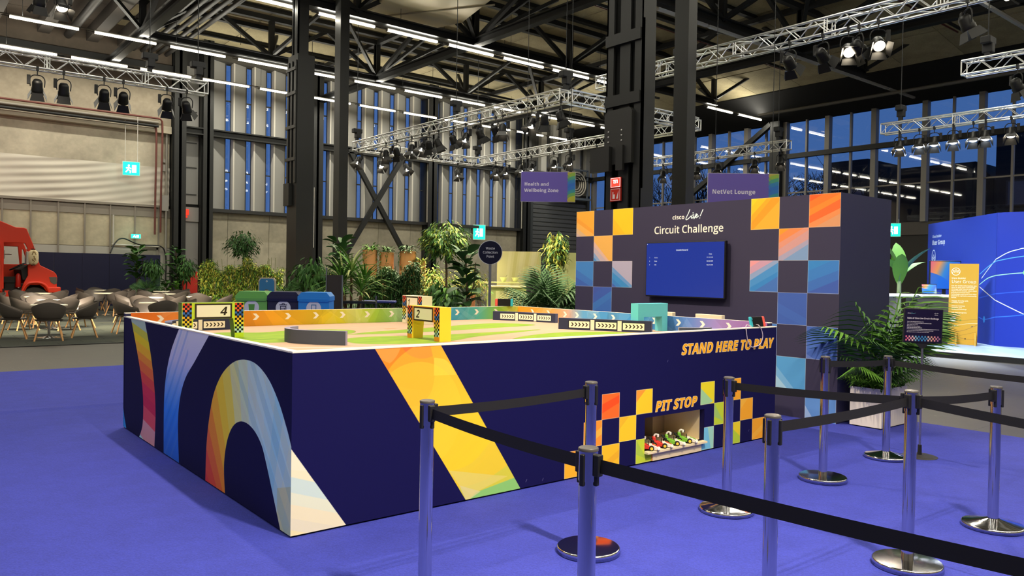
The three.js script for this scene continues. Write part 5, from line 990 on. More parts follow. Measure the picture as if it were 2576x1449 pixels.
function frondGeo(len, n, droop, lw) {                        // a palm frond along +z
  const out = [];
  const at = (u) => V(0, len * (0.55 * u - droop * u * u), len * (0.8 * u));
  out.push(tube([at(0), at(0.33), at(0.66), at(1)], 0.006, 12, 4));
  const lf = leafGeo(1, lw, 0.35, 0.3, 3);
  for (let i = Math.round(n * 0.3); i <= n; i++) { const u = i / n, p = at(u), L = len * 0.46 * Math.sin(PI * (0.12 + 0.78 * u)); for (const s of [-1, 1]) out.push(put(lf, p, s * (1.15 - 0.5 * u), -0.25 + 0.6 * u, L)); }
  return M(out);
}
const gFronds = [frondGeo(1.1, 15, 0.3, 0.075), frondGeo(1.1, 16, 0.45, 0.07), frondGeo(1.1, 14, 0.2, 0.075)];
function pot(t, w, h, m = mPot) { obj('planter', [b2(-w / 2, w / 2, 0, h, -w / 2, w / 2)], m, t); obj('soil', b2(-w / 2 + 0.02, w / 2 - 0.02, h - 0.01, h + 0.006, -w / 2 + 0.02, w / 2 - 0.02), soil, t); }
function roundPot(t, r, h, m = mPot) { obj('planter', lathe([[0, 0], [r * 0.8, 0], [r, h], [r * 0.92, h], [r * 0.9, h - 0.04], [0, h - 0.04]], 24), m, t); }
function palm(label, p, s, n, m, { potw = 0.4, poth = 0.4, potm = mPot, spread = 0.5, up = 0.2, grp } = {}) {
  const t = thing('potted_palm', label, 'plant', p, 0, grp); if (potw) pot(t, potw, poth, potm);
  for (let i = 0; i < n; i++) { const o = obj('frond', gFronds[i % 3], m[i % m.length], t); o.position.set(rr(-0.06, 0.06), poth, rr(-0.06, 0.06)); o.rotation.set(-rr(0, up) - (i % 3 === 0 ? 0.75 : i % 3 === 1 ? 0.4 : 0.0) + spread * rr(-0.3, 0.3), i * 2.4 + rr(-0.3, 0.3), 0, 'YXZ'); o.scale.setScalar(s * rr(0.75, 1.1)); }
  return t;
}
function fig(label, p, h, n, m, { poth = 0.45, potw = 0.4, potm = mPot, r = 0.4, ls = 1, low = 0.35, grp } = {}) {   // fiddle-leaf
  const t = thing('fiddle_leaf_fig', label, 'plant', p, 0, grp); if (potw) pot(t, potw, poth, potm);
  obj('stem', [tube([[0, poth, 0], [0.03, h * 0.5, 0.02], [-0.02, h * 0.95, 0]], 0.02, 14, 6), tube([[0.02, h * 0.4, 0.02], [0.15, h * 0.6, 0.1], [0.2, h * 0.85, 0.1]], 0.014, 10, 5)], bark, t);
  for (let i = 0; i < n; i++) { const u = low + (1 - low) * ((i + rnd()) / n), a = i * 2.399 + rr(-0.3, 0.3), o = obj('leaf', gBig, m[Math.floor(rnd() * m.length)], t); const k = r * 0.25; o.position.set(Math.sin(a) * k * rr(0.2, 1), h * u, Math.cos(a) * k * rr(0.2, 1)); o.rotation.set(-rr(-0.3, 0.75) - u * 0.3, a, rr(-0.3, 0.3), 'YXZ'); o.scale.setScalar(ls * rr(0.75, 1.25)); }
  return t;
}
function ficus(label, p, h, crown, n, m, { trunk = 0.03, poth = 0.5, potw = 0.4, potm = mPot, ry = 0.85, droop = 0.55, leaf = gSmall, ls = 1, grp } = {}) {
  const t = thing('ficus_tree', label, 'tree', p, 0, grp); if (potw) pot(t, potw, poth, potm);
  const cy = h - crown * ry;
  const br = [tube([[0, poth, 0], [0.04, (poth + cy) / 2, 0.02], [0, cy, 0]], trunk, 16, 7)];
  for (let i = 0; i < 9; i++) { const a = i * 2.4; br.push(tube([[0, cy - crown * 0.5, 0], [Math.sin(a) * crown * 0.4, cy, Math.cos(a) * crown * 0.4], [Math.sin(a) * crown * 0.75, cy + rr(-0.1, 0.4) * crown, Math.cos(a) * crown * 0.75]], trunk * 0.4, 8, 4)); }
  obj('trunk', br, bark, t);
  m.forEach((mm, q) => {
    const L = [];
    for (let i = 0; i < n / m.length; i++) { const a = rnd() * 2 * PI, c = rr(-1, 1), s = Math.sqrt(1 - c * c), k = Math.cbrt(rr(0.08, 1)) * (0.85 + 0.3 * Math.sin(a * 5 + c * 4)); L.push(put(leaf, V(Math.sin(a) * s * crown * k, cy + c * crown * ry * k, Math.cos(a) * s * crown * k), a + rr(-0.8, 0.8), droop * rr(0.1, 1.2), ls * rr(0.7, 1.3), rr(-0.4, 0.4))); }
    obj('foliage', L, mm, t).userData.kind = 'stuff';
  });
  return t;
}
function hedge(label, x, z, ry, w, h, d, n, m, potm = mPotDark, top = 1) {
  const t = thing('bamboo_hedge', label, 'hedge', [x, -0.012, z], ry, 'bushy hedges in planters');
  obj('planter', b2(-w / 2, w / 2, 0, 0.4, -d / 2, d / 2), potm, t);
  const canes = []; for (let i = 0; i < w * 14; i++) { const a = rr(-w / 2, w / 2), b = rr(-d / 2, d / 2); canes.push(bar(V(a, 0.3, b), V(a + rr(-0.1, 0.1), h * rr(0.7, 1), b + rr(-0.1, 0.1)), 0.006, 4)); }
  obj('canes', canes, green('#5d6a2a'), t).userData.kind = 'stuff';
  m.forEach((mm) => {
    const o = new THREE.InstancedMesh(gTiny, mm, Math.round(n / m.length)), M4 = new THREE.Matrix4();
    for (let i = 0; i < o.count; i++) { const a = rr(-w / 2, w / 2), top2 = h * (0.86 + 0.14 * Math.sin(a * 7) * Math.sin(a * 3.1 + 1)), y = 0.35 + (top2 - 0.35) * Math.pow(rnd(), 0.8 / top); M4.compose(V(a + rr(-0.08, 0.08), y, rr(-d / 2, d / 2) * (1.1 - 0.5 * (y / h))), new THREE.Quaternion().setFromEuler(new THREE.Euler(rr(-0.4, 1.2), rr(0, 6.3), rr(-0.5, 0.5), 'YXZ')), V(1, 1, 1).multiplyScalar(rr(0.7, 1.5))); o.setMatrixAt(i, M4); }
    o.name = 'foliage'; o.userData.kind = 'stuff'; o.castShadow = o.receiveShadow = true; t.add(o);
  });
}
const YF = -0.012;
// by the service door
fig('fiddle-leaf fig in a pale planter before the blue partition', [5.85, YF, -28.1], 2.35, 60, [G.dark, G.mid], { r: 0.7, poth: 0.75, potw: 0.55, ls: 0.95, low: 0.5 });
ficus('umbrella tree beside the fig by the service door', [6.35, YF, -27.7], 1.95, 0.42, 420, [G.dark, G.mid], { leaf: leafGeo(0.2, 0.05, 0.5, 0.3, 3), droop: 1.1, poth: 0.6 });
palm('low palm in front of the fig by the service door', [6.05, YF, -27.3], 0.85, 16, [G.dark, G.mid], { poth: 0.55, potw: 0.4 });
fig('small broad-leaf plant beside the service door', [6.75, YF, -27.4], 1.1, 22, [G.fresh, G.mid], { r: 0.3, poth: 0.5, ls: 0.8, low: 0.6 });
fig('fiddle-leaf fig before the dark wall columns', [7.35, YF, -28.2], 2.4, 40, [G.dark, G.mid], { r: 0.55, poth: 0.6, low: 0.45 });
ficus('umbrella tree before the grey wall panel', [7.62, YF, -27.9], 2.1, 0.42, 420, [G.dark, G.mid], { leaf: leafGeo(0.2, 0.05, 0.5, 0.3, 3), droop: 1.1, ry: 1.2, poth: 0.5 });
fig('low light green plant at the foot of the dark column', [7.2, YF, -27.6], 1.05, 18, [G.fresh], { r: 0.3, poth: 0.5, ls: 0.7, low: 0.6 });
// hedge and tree by the cased column
hedge('yellow-green bamboo hedge left of the cased column', 7.6, -21.7, -0.68, 2.7, 2.02, 0.55, 12000, [G.lime, G.fresh, G.mid, G.yel, G.lime]);
hedge('yellow-green bamboo hedge right of the cased column', 9.5, -20.3, -0.68, 1.1, 1.75, 0.5, 3000, [G.yel, G.mid, G.fresh]);
ficus('round ficus tree standing above the bamboo hedge', [8.25, YF, -23.4], 3.0, 0.6, 1200, [G.dark, G.mid, G.dark], { potw: 0.5, leaf: leafGeo(0.15, 0.045, 0.4, 0.25, 2) });
palm('slender palm in front of the cased column', [6.25, YF, -14.9], 0.95, 16, [G.dark, G.mid], { poth: 0.55, grp: undefined });
palm('dark palm right of the cased column', [7.2, YF, -14.3], 1.0, 14, [G.dark, G.deep], { poth: 0.45 });
fig('tall dark leafed plant behind the dracaena', [7.8, YF, -14.9], 2.4, 46, [G.dark, G.deep], { r: 0.6, low: 0.55 });
ficus('dark leafy shrub behind the panel board', [7.25, YF, -15.4], 1.95, 0.55, 520, [G.dark, G.mid], { leaf: leafGeo(0.2, 0.06, 0.5, 0.3, 3), droop: 1.1 });
{ // dracaena with bare canes
  const t = thing('dracaena', 'tall dracaena with striped strap leaves on bare canes', 'plant', [6.15, YF, -11.1]);
  pot(t, 0.5, 0.45, mPotDark);
  const heads = [[0, 1.5, 0], [-0.28, 1.22, 0.1], [0.3, 1.25, 0.05], [0.1, 1.05, 0.25], [-0.08, 1.3, -0.25]];
  obj('cane', heads.map(([x, y, z]) => tube([[x * 0.1, 0.42, z * 0.1], [x * 0.6, y * 0.65, z * 0.6], [x, y, z]], 0.028, 12, 7)), mat('#8d7350', 0.85), t);
  heads.forEach(([x, y, z], k) => { for (let i = 0; i < 42; i++) { const o = obj('leaf', gStrap, [G.fresh, G.mid, G.var, G.fresh][Math.floor(rnd() * 4)], t); o.position.set(x, y + rr(0, 0.12), z); o.rotation.set(-rr(0, 1.5), i * 2.399 + k, 0, 'YXZ'); o.scale.setScalar(rr(0.75, 1.2)); } });
}
// ---- orange cylinder planters with ferns, and the hedges before them
{
  const mO = mat('#e8a468', 0.6);
  [[9.4, -16.2, 0.21, 2.22, 'fern', 'leftmost'], [9.82, -15.95, 0.21, 2.16, 'leafy', 'second from the left'], [10.27, -15.5, 0.24, 2.2, 'purple', 'tallest right-hand'], [10.55, -15.2, 0.13, 1.92, 'moss', 'short right-hand']].forEach(([x, z, r, h, kind, l], i) => {
    const t = thing('cylinder_planter', `${l} orange cylinder planter with ${kind === 'purple' ? 'mixed' : kind} plants on top`, 'planter', [x, YF, z], -0.65, 'orange cylinder planters');
    if (i === 3) obj('cylinder', [b2(-r, r, 0, 1.25, -r, r), b2(-r, r, 1.55, h, -r, r), b2(-r, -r * 0.8, 1.2, 1.6, -r, r), b2(r * 0.5, r, 1.2, 1.6, -r, r), b2(-r, r, 1.2, 1.6, -r, -r * 0.7)], mO, t);
    else obj('cylinder', lathe([[0, 0], [r, 0], [r, h], [r * 0.9, h], [r * 0.9, h - 0.1], [0, h - 0.1]], 32), mO, t);
    const L = []; for (let k = 0; k < 150; k++) { const a = rnd() * 6.3, q = r * Math.sqrt(rnd()); L.push(put(kind === 'moss' ? gTiny : gSmall, V(Math.sin(a) * q, h - 0.05 + rr(0, kind === 'moss' ? 0.08 : 0.22), Math.cos(a) * q), a, rr(-0.9, 0.4), rr(0.8, 1.7))); }
    obj('foliage', L, [G.fresh, G.mid, G.dark, G.lime][i], t).userData.kind = 'stuff';
    const T = []; for (let s = 0; s < 3; s++) { const a = rr(-1.2, 1.2); for (let k = 0; k < 22; k++) T.push(put(gSmall, V(Math.sin(a) * r * 1.04 + rr(-0.05, 0.05), h - 0.02 - k * rr(0.02, 0.028), Math.cos(a) * r * 1.04), a + rr(-1, 1), rr(0.2, 1.3), rr(0.5, 0.9))); }
    obj('trailing_vine', T, G.mid, t).userData.kind = 'stuff';
  });
  hedge('dark hedge in front of the orange cylinders, left part', 8.6, -14.3, -0.68, 0.75, 1.75, 0.6, 3600, [G.deep, G.dark, G.mid]);
  hedge('dark hedge in front of the orange cylinders, right part', 9.15, -13.8, -0.68, 0.85, 1.9, 0.6, 4200, [G.deep, G.dark, G.deep]);
  const b = thing('blue_crate', 'low dark blue bench behind the arena rim by the hedge', 'bench', [8.0, YF, -13.2], -0.68); obj('seat', rbx(0.9, 0.06, 0.35, 0, 0.82, 0, 0.02), mat('#1d2c7a', 0.6), b); obj('legs', [b2(-0.4, -0.36, 0, 0.8, -0.15, 0.15), b2(0.36, 0.4, 0, 0.8, -0.15, 0.15)], black, b);
}
ficus('tall ficus tree with a lit crown left of the round sign', [9.42, YF, -12.3], 2.9, 0.58, 2200, [G.mid, G.lime, G.dark, G.fresh], { potw: 0.45, leaf: leafGeo(0.15, 0.04, 0.4, 0.25, 2), trunk: 0.03 });
fig('dark fiddle-leaf fig just left of the round sign', [8.68, YF, -10.35], 2.15, 46, [G.deep, G.dark], { r: 0.5, ls: 1.1, low: 0.35, potw: 0.4 });
ficus('yellow-green bush behind the tall ficus trunk', [10.2, YF, -14.05], 1.85, 0.62, 1500, [G.yel, G.lime, G.fresh], { ry: 1.0 });
ficus('yellow-green bush left of the round sign', [11.55, YF, -14.15], 1.8, 0.6, 1300, [G.yel, G.lime, G.fresh], { ry: 1.0 });
ficus('dark low shrub behind the cream gate', [9.0, YF, -11.8], 1.35, 0.42, 420, [G.dark, G.mid], { leaf: leafGeo(0.2, 0.07, 0.5, 0.3, 3), droop: 0.9, ry: 0.9, poth: 0.4 });
ficus('leafy low shrub left of the round sign pole', [8.9, YF, -11.2], 1.25, 0.35, 300, [G.dark, G.fresh], { leaf: leafGeo(0.24, 0.1, 0.5, 0.3, 3), droop: 0.9, ry: 0.9, poth: 0.4 });
{ const t = thing('orange_pot', 'large ribbed terracotta tub under the fig by the sign', 'planter', [9.75, YF, -11.9]); obj('tub', lathe([[0, 0], [0.24, 0], [0.3, 1.05], [0.27, 1.05], [0.25, 0.9], [0, 0.9]], 24), mat('#cc8552', 0.7), t); const L = []; for (let k = 0; k < 120; k++) { const a = rnd() * 6.3; L.push(put(gSmall, V(Math.sin(a) * 0.2, 1.0 + rr(0, 0.2), Math.cos(a) * 0.2), a, rr(-0.9, 0.4), rr(0.9, 1.8))); } obj('foliage', L, G.fresh, t).userData.kind = 'stuff'; }
// ---- green kiosk with bar
{
  const mk = mat('#e3dda0', 0.6), mk2 = mat('#cfd48c', 0.6), mk3 = mat('#a9b868', 0.6);
  const t = thing('kiosk_wall', 'pale yellow-green kiosk wall with slanting ray pattern', 'partition', [14.8, YF, -17], -0.68);
  const tk = canvas(512, 512, (c) => { c.fillStyle = '#e6dfa6'; c.fillRect(0, 0, 512, 512); for (let i = 0; i < 9; i++) { c.fillStyle = i % 2 ? 'rgba(214,206,130,0.55)' : 'rgba(240,234,190,0.6)'; c.beginPath(); c.moveTo(60 + i * 62, 512); c.lineTo(140 + i * 72, 0); c.lineTo(180 + i * 74, 0); c.lineTo(90 + i * 62, 512); c.fill(); } });
  obj('wall_panel', b2(0, 1.46, 0, 2.37, -0.08, 0), matPrint(tk, 0.6), t); obj('wall_return', b2(1.46, 1.52, 0, 2.36, -0.9, 0), mk2, t);
  const t2 = thing('kiosk_panel', 'light green kiosk panel next to the display wall', 'partition', [16.4, YF, -15.9], -0.68);
  obj('wall_panel', b2(0.0, 1.5, 0, 2.36, -0.08, 0), mk2, t2); obj('stripe', b2(0.25, 0.32, 0, 2.34, 0, 0.01), mk3, t2);
  const c = thing('bar_counter', 'pale green bar counter with a shelf in front of the kiosk', 'counter', [14.4, YF, -17.0], -0.68);
  obj('counter', b2(0.0, 1.46, 0, 1.14, 0.6, 1.0), mk3, c); obj('front_panel', b2(0.3, 1.42, 0.05, 1.02, 1.0, 1.02), mk2, c); obj('counter_top', b2(-0.05, 1.5, 1.14, 1.19, 0.55, 1.06), mk, c); obj('upper_shelf', b2(-0.25, 1.4, 1.28, 1.31, 0.2, 0.5), mk2, c);
  for (const [x, l] of [[0.55, 'left of its pair'], [0.95, 'right of its pair']]) { const b = thing('glass_bowl', 'pale salad bowl with spoon on the kiosk counter, ' + l, 'bowl', [14.4 + x * 0.78 + 0.35 * 0.63 * -1, 1.3, -17 + x * 0.63 + 0.35 * 0.78], 0, 'bowls on the kiosk counter'); obj('bowl', lathe([[0.02, 0], [0.06, 0.01], [0.14, 0.16], [0.13, 0.16], [0.055, 0.02], [0, 0.02]], 20), mat('#d8dfa0', 0.3), b); obj('spoon', bar(V(0.02, 0.05, 0), V(0.14, 0.24, 0), 0.008, 5), mat('#6f6a3a', 0.5), b); }
  const s = thing('bar_stool', 'round wooden bar stool left of the bar counter', 'stool', [13.3, YF, -16.2]);
  obj('seat', cyl(0.2, 0.19, 0.05, 0, 0.98, 0, 24), mat('#b98f66', 0.6), s); for (let k = 0; k < 4; k++) { const a = k * PI / 2 + 0.4; obj('leg', bar(V(Math.sin(a) * 0.12, 0.96, Math.cos(a) * 0.12), V(Math.sin(a) * 0.25, 0, Math.cos(a) * 0.25), 0.016, 7), mat('#4a3726', 0.6), s); } obj('foot_ring', new THREE.TorusGeometry(0.2, 0.01, 6, 24).rotateX(PI / 2).translate(0, 0.35, 0), black, s);
  const bk = thing('exercise_bike', 'dark exercise bike wheel seen behind the stool', 'bike', [12.9, YF, -15.9], -0.6);
  obj('wheel', new THREE.TorusGeometry(0.28, 0.018, 8, 32).translate(-0.3, 0.65, 0), black, bk); obj('frame', [bar(V(-0.3, 0.65, 0), V(-0.75, 0.9, 0), 0.02), bar(V(-0.75, 0.9, 0), V(-0.7, 0, 0), 0.02), bar(V(-0.3, 0.65, 0), V(-0.25, 0, 0), 0.02), bar(V(-0.75, 0.9, 0), V(-0.8, 1.1, 0), 0.02)], black, bk); obj('saddle', rbx(0.2, 0.05, 0.1, -0.8, 1.12, 0, 0.02), black, bk);
}
ficus('weeping ficus before the light green kiosk panel', [13.68, YF, -12.75], 2.88, 0.36, 1500, [G.mid, G.lime, G.dark, G.yel], { ry: 1.75, droop: 1.5, leaf: leafGeo(0.16, 0.04, 0.4, 0.25, 2), potw: 0.45 });
palm('large dark kentia palm left of the display wall', [10.75, YF, -9.9], 1.35, 18, [G.deep, G.dark], { poth: 0.5, up: 0.5 });
palm('dark palm close to the left edge of the display wall', [11.2, YF, -9.55], 1.25, 18, [G.deep, G.dark], { poth: 0.5, up: 0.3 });
palm('small feathery palm by the far arena corner', [10.35, YF, -10.2], 0.85, 12, [G.deep, G.dark, G.mid], { poth: 0.5 });
ficus('dark undergrowth at the foot of the palms', [11.1, YF, -9.3], 1.15, 0.5, 500, [G.deep, G.dark], { leaf: leafGeo(0.25, 0.06, 0.5, 0.3, 3), ry: 0.7, poth: 0.3, potw: 0 });
// ---- person behind the palms
{
  const t = thing('person', 'person in dark clothes and a cap standing behind the palms', 'person', [12.45, YF, -12.4], 0.35);
  const J = { pelv: [0, 0.92, 0], chest: [0.01, 1.25, 0.02], neck: [0.02, 1.42, 0.03], head: [0.04, 1.53, 0.07], lsh: [-0.18, 1.36, 0.02], rsh: [0.2, 1.36, 0.02], lel: [-0.24, 1.1, 0.04], rel: [0.25, 1.1, 0.06], lwr: [-0.14, 0.98, 0.22], rwr: [0.12, 0.97, 0.24], lhip: [-0.09, 0.9, 0], rhip: [0.09, 0.9, 0], lkn: [-0.1, 0.5, 0.03], rkn: [0.1, 0.5, 0.03], lan: [-0.1, 0.09, -0.01], ran: [0.11, 0.09, -0.01], lto: [-0.11, 0.04, 0.15], rto: [0.13, 0.04, 0.15], lh: [-0.08, 0.97, 0.28], rh: [0.06, 0.96, 0.3] };
  const Bn = [['pelv', 'chest', 0.13, 0.15], ['chest', 'neck', 0.14, 0.06], ['neck', 'head', 0.055, 0.08], ['lsh', 'rsh', 0.07, 0.07], ['lsh', 'lel', 0.06, 0.045], ['rsh', 'rel', 0.06, 0.045], ['lel', 'lwr', 0.045, 0.03], ['rel', 'rwr', 0.045, 0.03], ['lwr', 'lh', 0.03, 0.028], ['rwr', 'rh', 0.03, 0.028], ['lhip', 'lkn', 0.09, 0.06], ['rhip', 'rkn', 0.09, 0.06], ['lkn', 'lan', 0.058, 0.04], ['rkn', 'ran', 0.058, 0.04], ['lan', 'lto', 0.045, 0.035], ['ran', 'rto', 0.045, 0.035]];
  function field(bones, lo, size, n, k) {
    const mc = new MarchingCubes(n, black, false, false, 200000); mc.isolation = 0;
    const p = V(), a = V(), b = V(), q = V();
    for (let z = 0; z < n; z++) for (let y = 0; y < n; y++) for (let x = 0; x < n; x++) {
      p.set(lo[0] + ((x - n / 2) / (n / 2) + 1) / 2 * size, lo[1] + ((y - n / 2) / (n / 2) + 1) / 2 * size, lo[2] + ((z - n / 2) / (n / 2) + 1) / 2 * size);
      let s = 0;
      for (const [A, B, r0, r1] of bones) { a.set(...A); b.set(...B); b.sub(a); q.copy(p).sub(a); const h = Math.max(0, Math.min(1, q.dot(b) / b.lengthSq())); const dist = q.addScaledVector(b, -h).length() - (r0 + (r1 - r0) * h); s += Math.exp(-k * dist); }
      mc.field[z * n * n + y * n + x] = Math.log(s) / k;
    }
    mc.update();
    const g = new THREE.BufferGeometry(), c = mc.count;
    g.setAttribute('position', new THREE.BufferAttribute(mc.positionArray.slice(0, c * 3), 3)); g.setAttribute('normal', new THREE.BufferAttribute(mc.normalArray.slice(0, c * 3), 3));
    g.scale(size / 2, size / 2, size / 2).translate(lo[0] + size / 2, lo[1] + size / 2, lo[2] + size / 2);
    return g;
  }
  const body = field(Bn.map(([a, b, r, s]) => [J[a], J[b], r, s]), [-0.9, -0.02, -0.9], 1.8, 90, 26);
  const hd = [[[0.04, 1.5, 0.07], [0.045, 1.57, 0.075], 0.075, 0.09], [[0.05, 1.47, 0.12], [0.05, 1.5, 0.13], 0.045, 0.05], [[0.055, 1.525, 0.165], [0.055, 1.51, 0.178], 0.012, 0.014], [[-0.045, 1.53, 0.07], [-0.045, 1.55, 0.07], 0.014, 0.014], [[0.13, 1.53, 0.07], [0.13, 1.55, 0.07], 0.014, 0.014]];
  const head = field(hd, [-0.16, 1.36, -0.11], 0.4, 70, 60);
  const fingers = []; for (const s of [-1, 1]) for (let f = 0; f < 4; f++) { const x = s < 0 ? -0.09 : 0.05; fingers.push(tube([[x + f * 0.017, 0.965 - 0.004 * f, 0.29], [x + f * 0.016, 0.945, 0.33 + 0.006 * (f % 3)], [x + f * 0.015, 0.915, 0.335]], 0.0085, 6, 5)); }
  fingers.push(tube([[-0.06, 0.985, 0.27], [-0.035, 0.98, 0.31], [-0.025, 0.965, 0.33]], 0.009, 6, 5), tube([[0.04, 0.985, 0.28], [0.015, 0.98, 0.31], [0.01, 0.965, 0.33]], 0.009, 6, 5));
  obj('body', [body, ...fingers], mat('#1a1815', 0.8), t);
  const hO = obj('head', head, mat('#4a3226', 0.6), t);
  obj('eyes', [sph(0.009, 0.025, 1.545, 0.158, 8, 6), sph(0.009, 0.085, 1.545, 0.156, 8, 6)], mat('#16120f', 0.3), hO);
  obj('mouth', bx(0.035, 0.006, 0.006, 0.055, 1.478, 0.172), mat('#4a2a22', 0.6), hO);
  obj('hair', lathe([[0.088, 0], [0.1, 0.04], [0.09, 0.09], [0, 0.13]], 18).scale(1, 1, 1.1).translate(0.042, 1.52, 0.045), mat('#15110e', 0.9), hO);
  obj('cap', [lathe([[0.1, 0], [0.1, 0.05], [0.07, 0.1], [0, 0.115]], 20).scale(1, 1, 1.1).translate(0.042, 1.575, 0.06), rbx(0.15, 0.012, 0.1, 0.05, 1.582, 0.18, 0.005)], mat('#5c4a34', 0.8), t);
}
// ================================================================ HANGING SIGNS
function hanging(label, lines, p, w, h) {
  const t = thing('hanging_sign', label, 'sign', p, -PI / 2 + 0.85, 'purple hanging zone signs');
  const ts = canvas(1024, Math.round(1024 * h / w), (c, W, H) => {
    c.fillStyle = '#7566bb'; c.fillRect(0, 0, W, H);
    const hues = ['#d6c93a', '#8cc152', '#4aa69a', '#3f86d0', '#3d78d2', '#3f86d0', '#4aa69a', '#8cc152', '#d6c93a'];
    hues.forEach((k, i) => { c.globalAlpha = 0.75; c.fillStyle = k; c.beginPath(); c.ellipse(W + 40, H * (i + 0.5) / 9, 190, H * 0.16, 0, 0, 7); c.fill(); }); c.globalAlpha = 1;
    c.fillStyle = '#f4f0fa'; c.font = 'bold 88px sans-serif'; lines.forEach((s, i) => c.fillText(s, 60, H * 0.52 + i * 118 - (lines.length > 1 ? 30 : -40)));
  });
  obj('panel', b2(-w / 2, w / 2, -h / 2, h / 2, -0.03, 0), mat('#d8d4e2', 0.5), t); obj('face', new THREE.PlaneGeometry(w - 0.01, h - 0.01).translate(0, 0, 0.003), matPrint(ts, 0.4), t);
  for (const s of [-1, 1]) obj('wire', bar(V(s * w * 0.4, h / 2, -0.015), V(s * w * 0.4, 12.19 - p[1], -0.015), 0.006, 4), steelDark, t);
}
hanging('purple hanging sign reading Health and Wellbeing Zone', ['Health and', 'Wellbeing Zone'], [8.82, 3.37, -7.7], 1.12, 0.62);
hanging('purple hanging sign reading NetVet Lounge', ['NetVet Lounge'], [10.2, 3.13, -3.98], 1.27, 0.62);
for (const [y, h, l, draw] of [[3.4, 0.2, 'red lit fire hose sign on the broad column', (c) => { c.fillRect(64, 56, 120, 24); c.fillRect(160, 56, 24, 90); c.fillRect(80, 90, 60, 60); c.fillStyle = '#d8392a'; c.fillRect(100, 104, 24, 30); }], [3.16, 0.26, 'red fire alarm call point sign with hand on the broad column', (c) => { c.fillRect(60, 120, 60, 90); c.fillRect(60, 70, 20, 60); c.beginPath(); c.moveTo(150, 210); c.lineTo(210, 40); c.lineTo(200, 210); c.fill(); }]]) {
  const t = thing('fire_sign', l, 'sign', [9.40, y, -6.36], -PI / 2);
  const tx = canvas(256, 256, (c) => { c.fillStyle = '#d8392a'; c.fillRect(0, 0, 256, 256); c.strokeStyle = '#f6e6e2'; c.lineWidth = 10; c.strokeRect(14, 14, 228, 228); c.fillStyle = '#f6e6e2'; draw(c); });
  obj('plate', b2(-0.14, 0.14, -h / 2, h / 2, -0.03, 0), mat('#b3281c', 0.5), t); obj('face', new THREE.PlaneGeometry(0.27, h * 0.96).translate(0, 0, 0.003), h < 0.25 ? mat('#ffffff', 0.4, 0, { map: tx, emissive: 0xffffff, emissiveMap: tx, emissiveIntensity: 0.9 }) : matPrint(tx), t);
}
{ // ventilation drum on its frame above the shutter
  const t = thing('vent_fan', 'round ventilation drum on a metal frame above the roller shutter', 'fan', [33.2, 6.6, -32.9]);
  obj('frame', [b2(-1.6, 1.6, -0.1, 0.05, -0.3, 0.3), b2(-1.6, -1.5, 0, 1.9, -0.05, 0.05), b2(1.5, 1.6, 0, 1.9, -0.05, 0.05), b2(-1.6, 1.6, 1.85, 1.95, -0.05, 0.05)], mat('#6f7983', 0.5, 0.3), t);
  for (let k = 0; k < 4; k++) obj('ring', new THREE.TorusGeometry(0.35 + k * 0.14, 0.05, 8, 32).translate(0.6, 0.95, -0.1 + k * 0.05), mat('#b0aca2', 0.5), t);
  obj('drum', new THREE.CylinderGeometry(0.8, 0.8, 0.1, 32).rotateX(PI / 2).translate(0.6, 0.95, -0.2), mat('#55524c', 0.6), t);
}
